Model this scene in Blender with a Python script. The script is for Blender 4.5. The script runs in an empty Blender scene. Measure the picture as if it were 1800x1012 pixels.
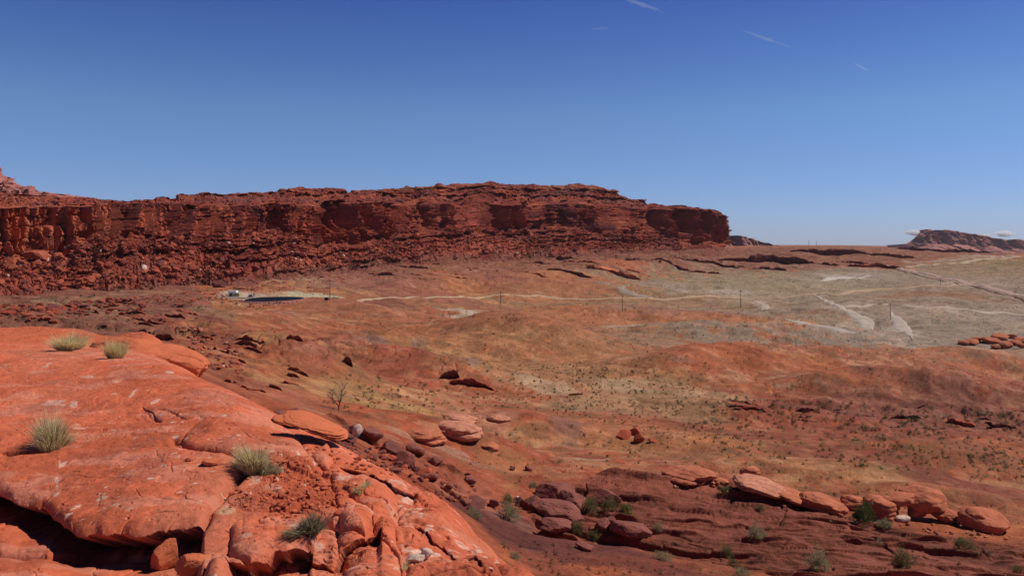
import bpy, math, random
import numpy as np
from mathutils import Vector
random.seed(7); rng = np.random.default_rng(11)
scene = bpy.context.scene
R = math.radians

# ------------------------------------------------------------------ camera
F = 1400.0; CX = 900.0; HY = 430.0            # focal length and horizon in photo pixels (1800 x 1012)
cam_d = bpy.data.cameras.new("camera"); cam = bpy.data.objects.new("camera", cam_d)
scene.collection.objects.link(cam); scene.camera = cam
cam.location = (0, 0, 0); cam.rotation_euler = (R(90), 0, 0)
cam_d.sensor_width = 36; cam_d.lens = 36 * F / 1800
cam_d.shift_y = -(506 - HY) / 1800
cam_d.clip_start = 0.1; cam_d.clip_end = 200000

# ------------------------------------------------------------------ world and sun
SUN_EL = R(52); SUN_AZ = R(13)                 # azimuth from +X (right) towards +Y (forward)
world = bpy.data.worlds.new("World"); scene.world = world; world.use_nodes = True
nt = world.node_tree; bg = nt.nodes['Background']
sky = nt.nodes.new('ShaderNodeTexSky'); sky.sky_type = 'NISHITA'; sky.sun_disc = False
sky.sun_elevation = SUN_EL; sky.sun_rotation = R(90) - SUN_AZ
sky.altitude = 1600; sky.air_density = 1.0; sky.dust_density = 0.35; sky.ozone_density = 3.0
hs = nt.nodes.new('ShaderNodeHueSaturation'); hs.inputs['Saturation'].default_value = 1.12; hs.inputs['Value'].default_value = 1.0
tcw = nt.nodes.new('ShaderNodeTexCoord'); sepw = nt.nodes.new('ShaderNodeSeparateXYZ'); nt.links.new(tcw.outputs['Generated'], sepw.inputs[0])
rw = nt.nodes.new('ShaderNodeValToRGB'); nt.links.new(sepw.outputs['Z'], rw.inputs['Fac'])      # blue sky tint by height, darkened overhead to weaken the fill light
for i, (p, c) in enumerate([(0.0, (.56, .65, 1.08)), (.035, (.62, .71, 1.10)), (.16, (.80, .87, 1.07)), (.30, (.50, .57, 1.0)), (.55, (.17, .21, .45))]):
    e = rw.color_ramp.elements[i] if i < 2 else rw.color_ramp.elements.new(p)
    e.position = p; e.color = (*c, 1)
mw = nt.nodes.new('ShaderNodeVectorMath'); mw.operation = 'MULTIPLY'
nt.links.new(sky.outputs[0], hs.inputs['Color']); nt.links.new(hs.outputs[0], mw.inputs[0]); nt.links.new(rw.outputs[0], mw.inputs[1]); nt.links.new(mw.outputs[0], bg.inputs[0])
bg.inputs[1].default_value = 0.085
sd = bpy.data.lights.new("sun", 'SUN'); sd.energy = 4.0; sd.angle = R(0.53); sd.color = (1.0, 0.95, 0.87)
sun = bpy.data.objects.new("sun", sd); scene.collection.objects.link(sun)
sv = Vector((math.cos(SUN_EL) * math.cos(SUN_AZ), math.cos(SUN_EL) * math.sin(SUN_AZ), math.sin(SUN_EL)))
sun.rotation_euler = sv.to_track_quat('Z', 'Y').to_euler(); sun.location = (60, 20, 90)
scene.view_settings.view_transform = 'Standard'; scene.view_settings.look = 'None'
scene.view_settings.gamma = 1; scene.view_settings.exposure = 0.0
scene.cycles.max_bounces = 5; scene.cycles.diffuse_bounces = 1

# ------------------------------------------------------------------ noise
def _h(ix, iy, seed):
    h = (ix.astype(np.int64) * 374761393 + iy.astype(np.int64) * 668265263 + seed * 974634777) & 0xFFFFFFFF
    h = ((h ^ (h >> 13)) * 1274126177) & 0xFFFFFFFF
    h = ((h ^ (h >> 16)) * 2246822519) & 0xFFFFFFFF
    return ((h ^ (h >> 15)) & 0xFFFFFF) / float(0xFFFFFF)
def vn(x, y, seed=0):
    x, y = np.broadcast_arrays(np.asarray(x, float), np.asarray(y, float))
    ix = np.floor(x); iy = np.floor(y); fx = x - ix; fy = y - iy
    fx = fx * fx * fx * (fx * (fx * 6 - 15) + 10); fy = fy * fy * fy * (fy * (fy * 6 - 15) + 10)
    a = _h(ix, iy, seed); b = _h(ix + 1, iy, seed); c = _h(ix, iy + 1, seed); d = _h(ix + 1, iy + 1, seed)
    return (a + (b - a) * fx + (c - a) * fy + (a - b - c + d) * fx * fy) * 2 - 1
def fbm(x, y, o=5, seed=0, g=0.5):
    s = 0; a = 1; t = 0; x = np.asarray(x, float); y = np.asarray(y, float)
    for i in range(o):
        s = s + a * vn(x, y, seed + i * 17); t += a; a *= g
        x, y = x * 1.62 + y * 1.18 + 5.3, y * 1.62 - x * 1.18 + 1.7
    return s / t * 1.5
def cell(x, y, seed=0):
    ix = np.floor(x); iy = np.floor(y)
    f1 = np.full(np.shape(x), 9.0); f2 = f1.copy(); cid = np.zeros(np.shape(x)); dx1 = np.zeros(np.shape(x)); dy1 = dx1.copy()
    for i in (-1, 0, 1):
        for j in (-1, 0, 1):
            cx = ix + i; cy = iy + j
            ux = cx + 0.5 + 0.85 * (_h(cx, cy, seed) - .5) - x; uy = cy + 0.5 + 0.85 * (_h(cx, cy, seed + 5) - .5) - y
            d = np.sqrt(ux * ux + uy * uy); m = d < f1
            f2 = np.where(m, f1, np.minimum(f2, d)); f1 = np.where(m, d, f1)
            cid = np.where(m, _h(cx, cy, seed + 9), cid); dx1 = np.where(m, ux, dx1); dy1 = np.where(m, uy, dy1)
    return f1, f2, cid, dx1, dy1
def sstep(a, b, x):
    t = np.clip((x - a) / (b - a), 0, 1); return t * t * (3 - 2 * t)
def C(r, g, b): return np.array([r, g, b], float)
def mixc(c, col, m): return c + (np.asarray(col) - c) * m[..., None]

# ------------------------------------------------------------------ mesh helpers
def new_obj(name, mesh, mats=(), parent=None, **props):
    o = bpy.data.objects.new(name, mesh); scene.collection.objects.link(o)
    if mesh is not None:
        for m in (mats if isinstance(mats, (list, tuple)) else [mats]):
            if m and len(mesh.materials) < len(mats if isinstance(mats, (list, tuple)) else [mats]): mesh.materials.append(m)
    if parent: o.parent = parent
    for k, v in props.items():
        if v: o[k] = v
    return o
def raw_mesh(name, V, Fq, col=None, smooth=True):
    """V (n,3), Fq (m,k) constant-size faces"""
    V = np.asarray(V, np.float32); Fq = np.asarray(Fq, np.int32); k = Fq.shape[1]
    me = bpy.data.meshes.new(name)
    me.vertices.add(len(V)); me.vertices.foreach_set('co', V.ravel())
    me.loops.add(Fq.size); me.loops.foreach_set('vertex_index', Fq.ravel())
    me.polygons.add(len(Fq)); me.polygons.foreach_set('loop_start', np.arange(0, Fq.size, k, dtype=np.int32))
    me.polygons.foreach_set('loop_total', np.full(len(Fq), k, np.int32))
    me.polygons.foreach_set('use_smooth', np.full(len(Fq), smooth))
    me.update(calc_edges=True)
    if col is not None:
        at = me.color_attributes.new('Col', 'FLOAT_COLOR', 'POINT')
        c4 = np.ones((len(V), 4), np.float32); c4[:, :3] = np.clip(np.asarray(col).reshape(-1, 3), 0.005, 0.9)
        at.data.foreach_set('color', c4.ravel())
    return me
def grid_faces(n, m, flip=False):
    i = np.arange(n * m).reshape(n, m)
    f = np.stack([i[:-1, :-1], i[:-1, 1:], i[1:, 1:], i[1:, :-1]], -1).reshape(-1, 4)
    return f[:, ::-1] if flip else f

# ------------------------------------------------------------------ materials
def rock_mat(name, bumps, rough=0.9, var=0.25, vscale=0.6, color=None, spec=0.15):
    """bumps: list of (scale, strength, distance)."""
    m = bpy.data.materials.new(name); m.use_nodes = True; t = m.node_tree; n = t.nodes; l = t.links
    b = n['Principled BSDF']; b.inputs['Roughness'].default_value = rough; b.inputs['Specular IOR Level'].default_value = spec
    geo = n.new('ShaderNodeNewGeometry')
    if color is None:
        at = n.new('ShaderNodeAttribute'); at.attribute_name = 'Col'; src = at.outputs['Color']
    else:
        rg = n.new('ShaderNodeRGB'); rg.outputs[0].default_value = (*color, 1); src = rg.outputs[0]
    for sc, am in ((vscale, var), (vscale * 6.3, var * 0.8)):
        nz = n.new('ShaderNodeTexNoise'); nz.inputs['Scale'].default_value = sc; nz.inputs['Detail'].default_value = 6
        nz.inputs['Roughness'].default_value = 0.62
        l.new(geo.outputs['Position'], nz.inputs['Vector'])
        mr = n.new('ShaderNodeMapRange'); mr.inputs['From Min'].default_value = 0.3; mr.inputs['From Max'].default_value = 0.7
        mr.inputs['To Min'].default_value = 1 - am; mr.inputs['To Max'].default_value = 1 + am
        l.new(nz.outputs['Fac'], mr.inputs['Value'])
        mx = n.new('ShaderNodeVectorMath'); mx.operation = 'SCALE'
        l.new(src, mx.inputs[0]); l.new(mr.outputs[0], mx.inputs['Scale']); src = mx.outputs[0]
    l.new(src, b.inputs['Base Color'])
    prev = None
    for sc, st, di in bumps:
        nz = n.new('ShaderNodeTexNoise'); nz.inputs['Scale'].default_value = sc; nz.inputs['Detail'].default_value = 8
        nz.inputs['Roughness'].default_value = 0.6
        l.new(geo.outputs['Position'], nz.inputs['Vector'])
        bp = n.new('ShaderNodeBump'); bp.inputs['Strength'].default_value = st; bp.inputs['Distance'].default_value = di
        l.new(nz.outputs['Fac'], bp.inputs['Height'])
        if prev: l.new(prev, bp.inputs['Normal'])
        prev = bp.outputs[0]
    if prev: l.new(prev, b.inputs['Normal'])
    return m
def plain_mat(name, color, rough=0.7, spec=0.3, metal=0.0, var=0.12, vscale=3.0):
    m = rock_mat(name, [], rough, var, vscale, color, spec); m.node_tree.nodes['Principled BSDF'].inputs['Metallic'].default_value = metal
    return m
def leaf_mat(name, color, var=0.3):
    m = rock_mat(name, [], 0.8, var, 4.0, color, 0.1); t = m.node_tree; n = t.nodes; b = n['Principled BSDF']
    tl = n.new('ShaderNodeBsdfTranslucent'); tl.inputs[0].default_value = (*[min(1, c * 1.3) for c in color], 1); mx = n.new('ShaderNodeMixShader'); mx.inputs[0].default_value = .4
    t.links.new(b.outputs[0], mx.inputs[1]); t.links.new(tl.outputs[0], mx.inputs[2]); t.links.new(mx.outputs[0], n['Material Output'].inputs['Surface']); return m

M_ground = rock_mat('desert_ground', [(0.6, 0.8, 0.6), (4.0, 0.7, 0.12)], var=0.16, vscale=0.12)
M_mesa = rock_mat('mesa_rock', [(0.35, 0.8, 0.9), (1.6, 0.6, 0.35)], var=0.22, vscale=0.15)
M_far = rock_mat('far_rock', [(0.02, 0.8, 12.0)], var=0.2, vscale=0.02)
M_dome = rock_mat('smooth_sandstone', [(2.2, 0.5, 0.10), (14.0, 0.6, 0.025), (70, 0.6, 0.006)], var=0.13, vscale=1.3)
M_boulder = rock_mat('boulder_sandstone', [(2.5, 0.5, 0.10), (12.0, 0.4, 0.03)], var=0.22, vscale=1.2)

# colours (albedo)
RED = C(.40, .088, .042); ORANGE = C(.52, .17, .075); SAND = C(.50, .235, .105); GRASSY = C(.42, .19, .09)
PURPLE = C(.24, .080, .060); GREY = C(.31, .225, .175); WHITE = C(.62, .47, .39); DKRED = C(.27, .055, .032)
PINK = C(.50, .20, .135); OLIVE = C(.27, .19, .085); VARN = C(.12, .05, .045)

# ------------------------------------------------------------------ ground height table: (photo row, distance) down each column
TAB = {
 -700: [(700, 30), (610, 80), (575, 120), (545, 190), (525, 300), (515, 420), (500, 520)],
 0:    [(760, 25), (660, 55), (585, 105), (548, 180), (530, 240), (520, 310), (510, 380), (500, 500)],
 300:  [(800, 24), (690, 50), (640, 80), (600, 120), (560, 190), (530, 280), (517, 350), (508, 420), (500, 520)],
 400:  [(830, 25), (740, 45), (690, 70), (640, 105), (600, 150), (560, 230), (535, 330), (520, 390), (505, 440), (498, 560)],
 600:  [(900, 22), (815, 36), (765, 52), (742, 68), (715, 98), (650, 165), (600, 240), (560, 320), (529, 400), (500, 480), (478, 560), (472, 700)],
 800:  [(1010, 30), (905, 48), (850, 64), (800, 86), (740, 130), (700, 165), (640, 235), (580, 330), (535, 460), (500, 570), (460, 680), (455, 800)],
 900:  [(1090, 34), (1012, 43), (950, 53), (900, 63), (850, 80), (800, 100), (740, 140), (690, 185), (640, 250), (590, 340), (545, 470), (520, 550), (488, 640), (460, 735), (452, 900)],
 1200: [(1090, 34), (1012, 44), (950, 55), (900, 65), (865, 74), (850, 88), (800, 115), (740, 155), (690, 205), (640, 270), (590, 360), (545, 500), (520, 590), (495, 700), (478, 780), (460, 870), (447, 920), (437, 1000), (434, 1150), (432, 2500)],
 1500: [(1090, 34), (1012, 44), (950, 54), (912, 62), (885, 76), (850, 98), (800, 125), (740, 165), (690, 215), (640, 285), (590, 370), (545, 510), (520, 610), (495, 730), (475, 850), (462, 960), (447, 1080), (437, 1220), (434, 1400), (432, 2500)],
 1800: [(1100, 34), (1012, 46), (955, 57), (930, 66), (895, 88), (850, 110), (800, 135), (740, 175), (690, 225), (640, 295), (590, 380), (545, 520), (520, 620), (495, 750), (475, 900), (460, 1080), (452, 1250), (448, 1450), (446, 2200), (446, 4500)],
}
_LY = np.linspace(math.log(8), math.log(60000), 700)
_PX = np.arange(-1500, 3301, 20.0)
_tab = []
for px, L in TAB.items():
    ly = [math.log(Y) for _, Y in L]; z = [(HY - py) / F * Y for py, Y in L]
    zz = np.interp(_LY, ly, z)
    far = _LY > ly[-1]
    if px >= 1200: zz[far] = z[-1]
    _tab.append(zz)
_tab = np.array(_tab); _tp = np.array(list(TAB.keys()), float)
_Z = np.stack([np.interp(_PX, _tp, _tab[:, j]) for j in range(_tab.shape[1])], 1)
def _smooth(A, n, ax):
    k = np.hanning(n + 2)[1:-1]; k /= k.sum(); pad = [(0, 0), (0, 0)]; pad[ax] = (n // 2, n // 2)
    Ap = np.pad(A, pad, mode='edge'); return np.apply_along_axis(lambda v: np.convolve(v, k, 'valid'), ax, Ap)
_Z = _smooth(_smooth(_Z, 13, 0), 9, 1)
def base_z(x, Y):
    px = np.clip(CX + F * x / Y, _PX[0], _PX[-1] - 1e-3); ly = np.clip(np.log(np.maximum(Y, 8)), _LY[0], _LY[-1] - 1e-6)
    u = (px - _PX[0]) / 20.0; v = (ly - _LY[0]) / (_LY[1] - _LY[0])
    i = u.astype(int); j = v.astype(int); fu = u - i; fv = v - j
    return (_Z[i, j] * (1 - fu) * (1 - fv) + _Z[i + 1, j] * fu * (1 - fv) + _Z[i, j + 1] * (1 - fu) * fv + _Z[i + 1, j + 1] * fu * fv)
def hit(px, py, fn=None, y0=20, y1=3000):
    """world point of the ground seen at a place of the photograph"""
    fn = fn or base_z
    Y = np.exp(np.linspace(math.log(y0), math.log(y1), 1800)); x = (px - CX) / F * Y
    z = fn(x, Y); p = HY - F * z / Y
    k = np.argmax(p <= py)
    return x[k], Y[k], z[k]
# rolling hills: photo place, radii in metres (across, along), height, sharpness
MOUNDS = []
def mound(px, py, rx, ry, h, rot=0, p=2.0):
    h *= 1.9
    x, Y, z = hit(px, py); MOUNDS.append((x, Y, rx, ry, h, rot, p))
mound(930, 605, 42, 30, 5.5); mound(1240, 660, 36, 22, 4.5); mound(690, 595, 26, 14, 1.8); mound(650, 632, 20, 12, 1.7, .2)
mound(760, 655, 28, 14, 1.5, -.5); mound(560, 655, 14, 9, 2.6); mound(940, 765, 14, 8, 1.7, -.1); mound(1240, 800, 12, 7, 1.6)
mound(1420, 655, 40, 16, 3.0); mound(1600, 700, 34, 14, 3.0, -.1); mound(1350, 722, 24, 13, 1.7, -.1); mound(1640, 548, 70, 50, 4.0)
mound(640, 550, 40, 20, 2.4); mound(820, 795, 13, 8, 1.8); mound(1120, 555, 60, 20, 2.4); mound(470, 620, 14, 10, 1.6)
mound(1480, 560, 60, 30, 3.0); mound(1700, 650, 60, 20, 3.0); mound(330, 540, 30, 20, 3.0); mound(1080, 600, 40, 20, -1.6)
mound(1320, 590, 60, 22, 2.5); mound(1500, 850, 20, 8, 1.6, -.25); mound(1000, 510, 90, 30, 3.0); mound(1640, 820, 26, 12, 2.4, -.15)
mound(1700, 890, 14, 4, .9, -.25); mound(1130, 860, 14, 5, .9, -.1)
# pond basin and pad
PX0, PY0, PZ0 = hit(472, 530)
PZ0 = -0.0714 * 1.0 * PY0
_tb = ([-700, 0, 170, 400, 480, 600, 700, 800, 900, 1000, 1100, 1200, 1272, 1340], [560, 540, 530, 508, 490, 481, 466, 462, 459, 452, 445, 441, 436, 446])
_yc = ([-700, 0, 200, 400, 600, 800, 900, 1000, 1200, 1272], [330, 385, 435, 510, 630, 740, 790, 840, 950, 985])
def ground_z(x, Y, detail=True):
    z = base_z(x, Y)
    near = sstep(90, 200, Y)
    wx = x + 9 * fbm(x / 40, Y / 40, 3, 3); wy = Y + 9 * fbm(x / 40, Y / 40, 3, 4)
    for (mx, my, rx, ry, h, rot, p) in MOUNDS:
        dx = wx - mx; dy = wy - my; c, s = math.cos(rot), math.sin(rot)
        u = (dx * c + dy * s) / rx; v = (-dx * s + dy * c) / ry
        if my < 160:
            dx = x - mx; dy = Y - my; u = (dx * c + dy * s) / rx; v = (-dx * s + dy * c) / ry
        z = z + h * np.exp(-(u * u + v * v) ** (p / 2) * 1.3)
    z = z + near * (1 - sstep(1100, 2200, Y)) * (2.6 * fbm(x / 60, Y / 42, 4, 21) + 1.1 * (.35 - np.abs(fbm(x / 30, Y / 24, 3, 23)))) + .55 * (1 - near) * fbm(x / 16, Y / 12, 4, 22)
    # the plain climbs to meet the foot of the mesa
    pq = CX + F * x / Y; yt = np.interp(pq, *_yc) - 70 + 35 * sstep(900, 1272, pq); zt = (HY - np.interp(pq, *_tb)) / F * yt
    tg = zt - .35 - .07 * np.maximum(yt - Y, 0) - .25 * np.maximum(Y - yt, 0) + .8 * fbm(x / 30, Y / 20, 4, 24); tg = tg - 26 * sstep(1150, 1420, pq) - .25 * np.maximum(yt - 110 - Y, 0) - 60 * (1 - sstep(150, 320, pq))
    z = z + np.maximum(tg - z, 0)
    # pad of the pond
    u = (x - PX0 - 6) / 42; v = (Y - PY0 - 8) / 34; m = np.exp(-(u * u + v * v) ** 3)
    lim = -(547 - HY) / F * Y; pxx = CX + F * x / Y; mm = sstep(330, 400, pxx) * (1 - sstep(600, 680, pxx)) * sstep(200, 260, Y) * (1 - sstep(PY0 - 22, PY0 - 14, Y))
    z = z - mm * np.maximum(z - lim, 0)
    z = z * (1 - m) + m * (PZ0 + .2)
    return z
# ------------------------------------------------------------------ the ground sheet
print('ground')
av = np.concatenate([np.linspace(-2.2, -1.1, 40)[:-1], np.linspace(-1.1, -.70, 60)[:-1], np.linspace(-.70, .70, 1750), np.linspace(.70, 1.1, 60)[1:], np.linspace(1.1, 2.2, 40)[1:]])
# rows evenly spread in photo rows for a surface some 25 to 40 m down
pyv = np.concatenate([np.linspace(1500, 1075, 60)[:-1], np.linspace(1075, 850, 470)[:-1], np.linspace(850, 455, 500), np.linspace(455, 436, 60)[1:]])
def _Yof(p): return np.interp(-p, [-1500, -1090, -1012, -950, -900, -850, -800, -740, -690, -640, -590, -545, -520, -495, -478, -460, -447, -437, -436], [20, 34, 44, 54.5, 64, 84, 108, 150, 198, 262, 352, 490, 580, 700, 790, 900, 1000, 1200, 1400])
yv = np.concatenate([_Yof(pyv), np.exp(np.linspace(math.log(1450), math.log(9000), 40))])
A, Yg = np.meshgrid(av, yv); Xg = A * Yg
Zg = ground_z(Xg, Yg)
PXg = CX + F * A
pyg = HY - F * base_z(Xg, Yg) / Yg
# --- slabs of the purple outcrop, ledges elsewhere
_dY = np.gradient(yv)[:, None]
def saw(f, L, q=1.0, lo=.8):
    """tread rising gently away, riser facing the camera spread over two rows; returns height 0..1 and overhang 0..1"""
    w = np.clip(5.0 * _dY / L, .02, .45); t = sstep(0, 1, np.clip((f - (1 - w)) / w, 0, 1))
    h = np.maximum(1 - f, 0) ** q * (1 - t) + t; ov = sstep(lo - 2 * w, 1 - w, f) * (1 - t)
    return h, ov, t
def ledges(x, Y, L, k, amp, seed, warp=1.0, wl=8):
    ph = (Y + k * x) / L + warp * fbm(x / wl, Y / wl, 3, seed, .4) + 1.1 * vn(x / (wl * 3.1), Y / (wl * 2.3), seed + 3)
    i = np.floor(ph); f = ph - i
    br = lambda j: sstep(-.05, .35, fbm(x / (wl * .55) + j * 3.7, Y / (wl * 1.4) + j * 5.1, 2, seed + 50))
    return amp * br(i), f, amp * br(i + 1)
def region(px, py, poly, soft=14):
    """1 inside the photo polygon (seen on the base surface)"""
    px = px + 10 * fbm(Xg / 9, Yg / 9, 2, 90); poly = np.array(poly, float); ins = np.zeros(px.shape, bool); d = np.full(px.shape, 1e9)
    n = len(poly)
    for a in range(n):
        x1, y1 = poly[a]; x2, y2 = poly[(a + 1) % n]
        ins ^= ((y1 > py) != (y2 > py)) & (px < (x2 - x1) * (py - y1) / (y2 - y1 + 1e-9) + x1)
        t = np.clip(((px - x1) * (x2 - x1) + (py - y1) * (y2 - y1)) / ((x2 - x1) ** 2 + (y2 - y1) ** 2), 0, 1)
        d = np.minimum(d, np.hypot(px - x1 - t * (x2 - x1), (py - y1 - t * (y2 - y1)) * 2))
    return np.where(ins, sstep(0, soft, d), 0)
slab = region(PXg, pyg, [(925, 905), (935, 880), (1060, 850), (1160, 842), (1250, 850), (1330, 868), (1480, 890), (1600, 915), (1800, 945), (2100, 990), (2100, 1150), (1500, 1150), (1420, 1050), (1330, 1000), (1230, 985), (1120, 962), (1000, 955), (930, 930)], 18)
DY = np.zeros_like(Zg); cavity = np.zeros_like(Zg)
for (L, k, amp, sd_, wl) in ((6.5, .40, .55, 31, 24), (2.6, .34, .42, 32, 10), (1.15, .44, .20, 33, 5)):
    am, f, i = ledges(Xg, Yg, L, k, amp, sd_, .55, wl)
    h_, ov, t = saw(f, L, 1.3); Zg += slab * ((1 - f) ** 1.3 * (1 - t) * am + t * i - .4 * amp); DY += slab * i * .40 * ov
# joints across
f1, f2, cid, dx1, dy1 = cell((Xg - .3 * Yg) / 4.2 + .5 * fbm(Xg / 5, Yg / 5, 2, 41), (Yg + .4 * Xg) / 1.7, 42)
Zg += slab * ((cid - .5) * .20 - .26 * np.exp(-(f2 - f1) / .035) * sstep(-.3, .2, fbm(Xg / 7, Yg / 5, 3, 43)) + .14 * (dx1 * (_h(np.floor(cid * 999), np.floor(cid * 77), 3) - .5)))
# wide field of small ledges
led = region(PXg, pyg, [(-300, 500), (240, 528), (420, 560), (470, 600), (560, 590), (700, 560), (650, 640), (560, 660), (420, 700), (300, 620), (-300, 600)], 30) * .9
led = np.maximum(led, region(PXg, pyg, [(1270, 712), (1330, 695), (1480, 700), (1640, 700), (1900, 690), (1900, 775), (1600, 760), (1420, 745)], 20))
led = np.maximum(led, region(PXg, pyg, [(850, 452), (1010, 447), (1290, 440), (1500, 436), (1800, 437), (1820, 452), (1560, 466), (1480, 475), (1180, 484), (1000, 486), (930, 480)], 10) * 1.0)
led = np.maximum(led, region(PXg, pyg, [(480, 740), (600, 730), (760, 800), (900, 880), (830, 900), (700, 850)], 18))
led = np.maximum(led, region(PXg, pyg, [(560, 520), (760, 480), (930, 478), (1000, 500), (850, 520), (700, 530)], 18) * .6)
sc = np.clip(Yg / 220, .45, 4.5)
for (L, k, amp, sd_, wl) in ((11, .25, 1.1, 61, 40), (4.6, .2, .45, 62, 18)):
    for lo, hi, s in ((0, 130, .45), (130, 420, 1.0), (420, 5000, 2.4)):
        w = led * (Yg >= lo) * (Yg < hi)
        if lo == 130: w = w * sstep(130, 150, Yg)
        if lo == 420: w = w * sstep(420, 470, Yg)
        am, f, i = ledges(Xg, Yg, L * s, k, amp * s ** .8, sd_, .6, wl * s)
        h_, ov, t = saw(f, L * s, 1.2); Zg += w * ((1 - f) ** 1.2 * (1 - t) * am + t * i - .4 * amp * s ** .8); DY += w * i * .4 * ov
# fine roughness
rough = .07 * np.clip(Yg / 60, 1, 5)
Zg += rough * fbm(Xg / (2.5 * np.clip(Yg / 120, .5, 8).round(1)), Yg / 3, 4, 71) * (1 + 1.5 * led)
# small gullies
g = np.abs(fbm(Xg / 24 + .5 * fbm(Xg / 9, Yg / 12, 3, 73), Yg / 34, 5, 75)); Zg -= (1 - slab) * .55 * np.exp(-g / .06) * sstep(-.1, .3, fbm(Xg / 50, Yg / 50, 2, 74)) * sstep(80, 140, Yg) * (1 - sstep(600, 900, Yg))

# --- colour of the ground
n1 = fbm(Xg / 55, Yg / 45, 5, 101); n2 = fbm(Xg / 18, Yg / 16, 5, 102); n3 = fbm(Xg / 120, Yg / 90, 4, 103); n4 = fbm(Xg / 4, Yg / 4, 4, 104)
col = np.zeros(Zg.shape + (3,)) + RED * .5 + ORANGE * .5
col = mixc(col, RED, sstep(.0, .5, n1)); col = mixc(col, SAND, sstep(.1, .6, -n1 + .5 * n2) * .7)
col = mixc(col, PURPLE * 1.25, sstep(.25, .7, n2 * .6 + n3 * .6) * .55)
col = mixc(col, GRASSY, sstep(.15, .6, -n3 + .5 * n4) * .4)
fr = sstep(62, 95, Yg)
tex = fbm(Xg / 3.0, Yg / 2.6, 5, 137); fr = sstep(62, 95, Yg)
col = mixc(col, C(.25, .13, .065), .5 * sstep(.10, .32, tex) * (1 - slab) * fr); col = mixc(col, C(.54, .28, .15), .38 * sstep(.15, .35, -tex) * (1 - slab) * sstep(-.4, .3, n2) * fr)
t2 = fbm(Xg / 11, Yg / 8, 6, 138, .62); col = mixc(col, C(.33, .085, .045), .45 * sstep(.12, .3, t2) * (1 - slab) * (1 - sstep(1050, 1300, PXg) * sstep(250, 330, Yg)))
plat = region(PXg, pyg, [(830, 455), (1010, 444), (1290, 434), (1500, 431), (1830, 431), (1830, 447), (1700, 452), (1560, 462), (1480, 474), (1180, 483), (1000, 490), (900, 500), (700, 512), (560, 505), (620, 480)], 8)
lrock = region(PXg, pyg, [(-300, 470), (330, 500), (420, 540), (420, 575), (330, 560), (300, 610), (-300, 600)], 14)
WX = 6 * fbm(Xg / 14, Yg / 14, 3, 111); WY = 6 * fbm(Xg / 14, Yg / 14, 3, 112)
def patch(px, py, rx, ry, colr, st=1.0, rot=0.0, hard=.5, warp=1.0, thr=None):
    """a patch of soil: photo place and radii, turned into metres on the ground"""
    global col
    x, Y, z = hit(px, py)
    x2, Y2, z2 = hit(px, py - ry); Yn = hit(px, py + ry)[1]
    rxm = rx / F * Y; rym = max((Y2 - Yn) / 2, .5); sc_ = min(warp * min(rxm, rym * 1.0) / 9, 3.0)
    ext = 2.4 * (rym + abs(rot) * rxm * (rym / max(ry, 1)) * F / Y) + 14 * sc_
    j0, j1 = np.searchsorted(yv, [Y - ext, Y + ext]); ex = (2.4 * rxm + 14 * sc_) / Y; i0, i1 = np.searchsorted(av, [x / Y - ex, x / Y + ex])
    if j1 <= j0 or i1 <= i0: return
    W = np.s_[j0:j1, i0:i1]
    dx = Xg[W] + WX[W] * sc_ - x - (Yg[W] - Y) * x / Y; dy = Yg[W] + WY[W] * sc_ - Y
    dy = dy + rot * dx * (rym / max(ry, 1)) * F / Y
    d = np.sqrt((dx / rxm) ** 2 + (dy / rym) ** 2) + .30 * n4[W] + .25 * n2[W]
    m = st * (1 - sstep(hard, 1.25, d))
    col[W] = mixc(col[W], colr, m)
col = mixc(col, C(.245, .092, .066), plat * (.75 + .2 * n1)); col = mixc(col, C(.25, .088, .068), lrock * .85); col = mixc(col, C(.33, .17, .09), lrock * .6 * sstep(.1, .4, n2))
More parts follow.
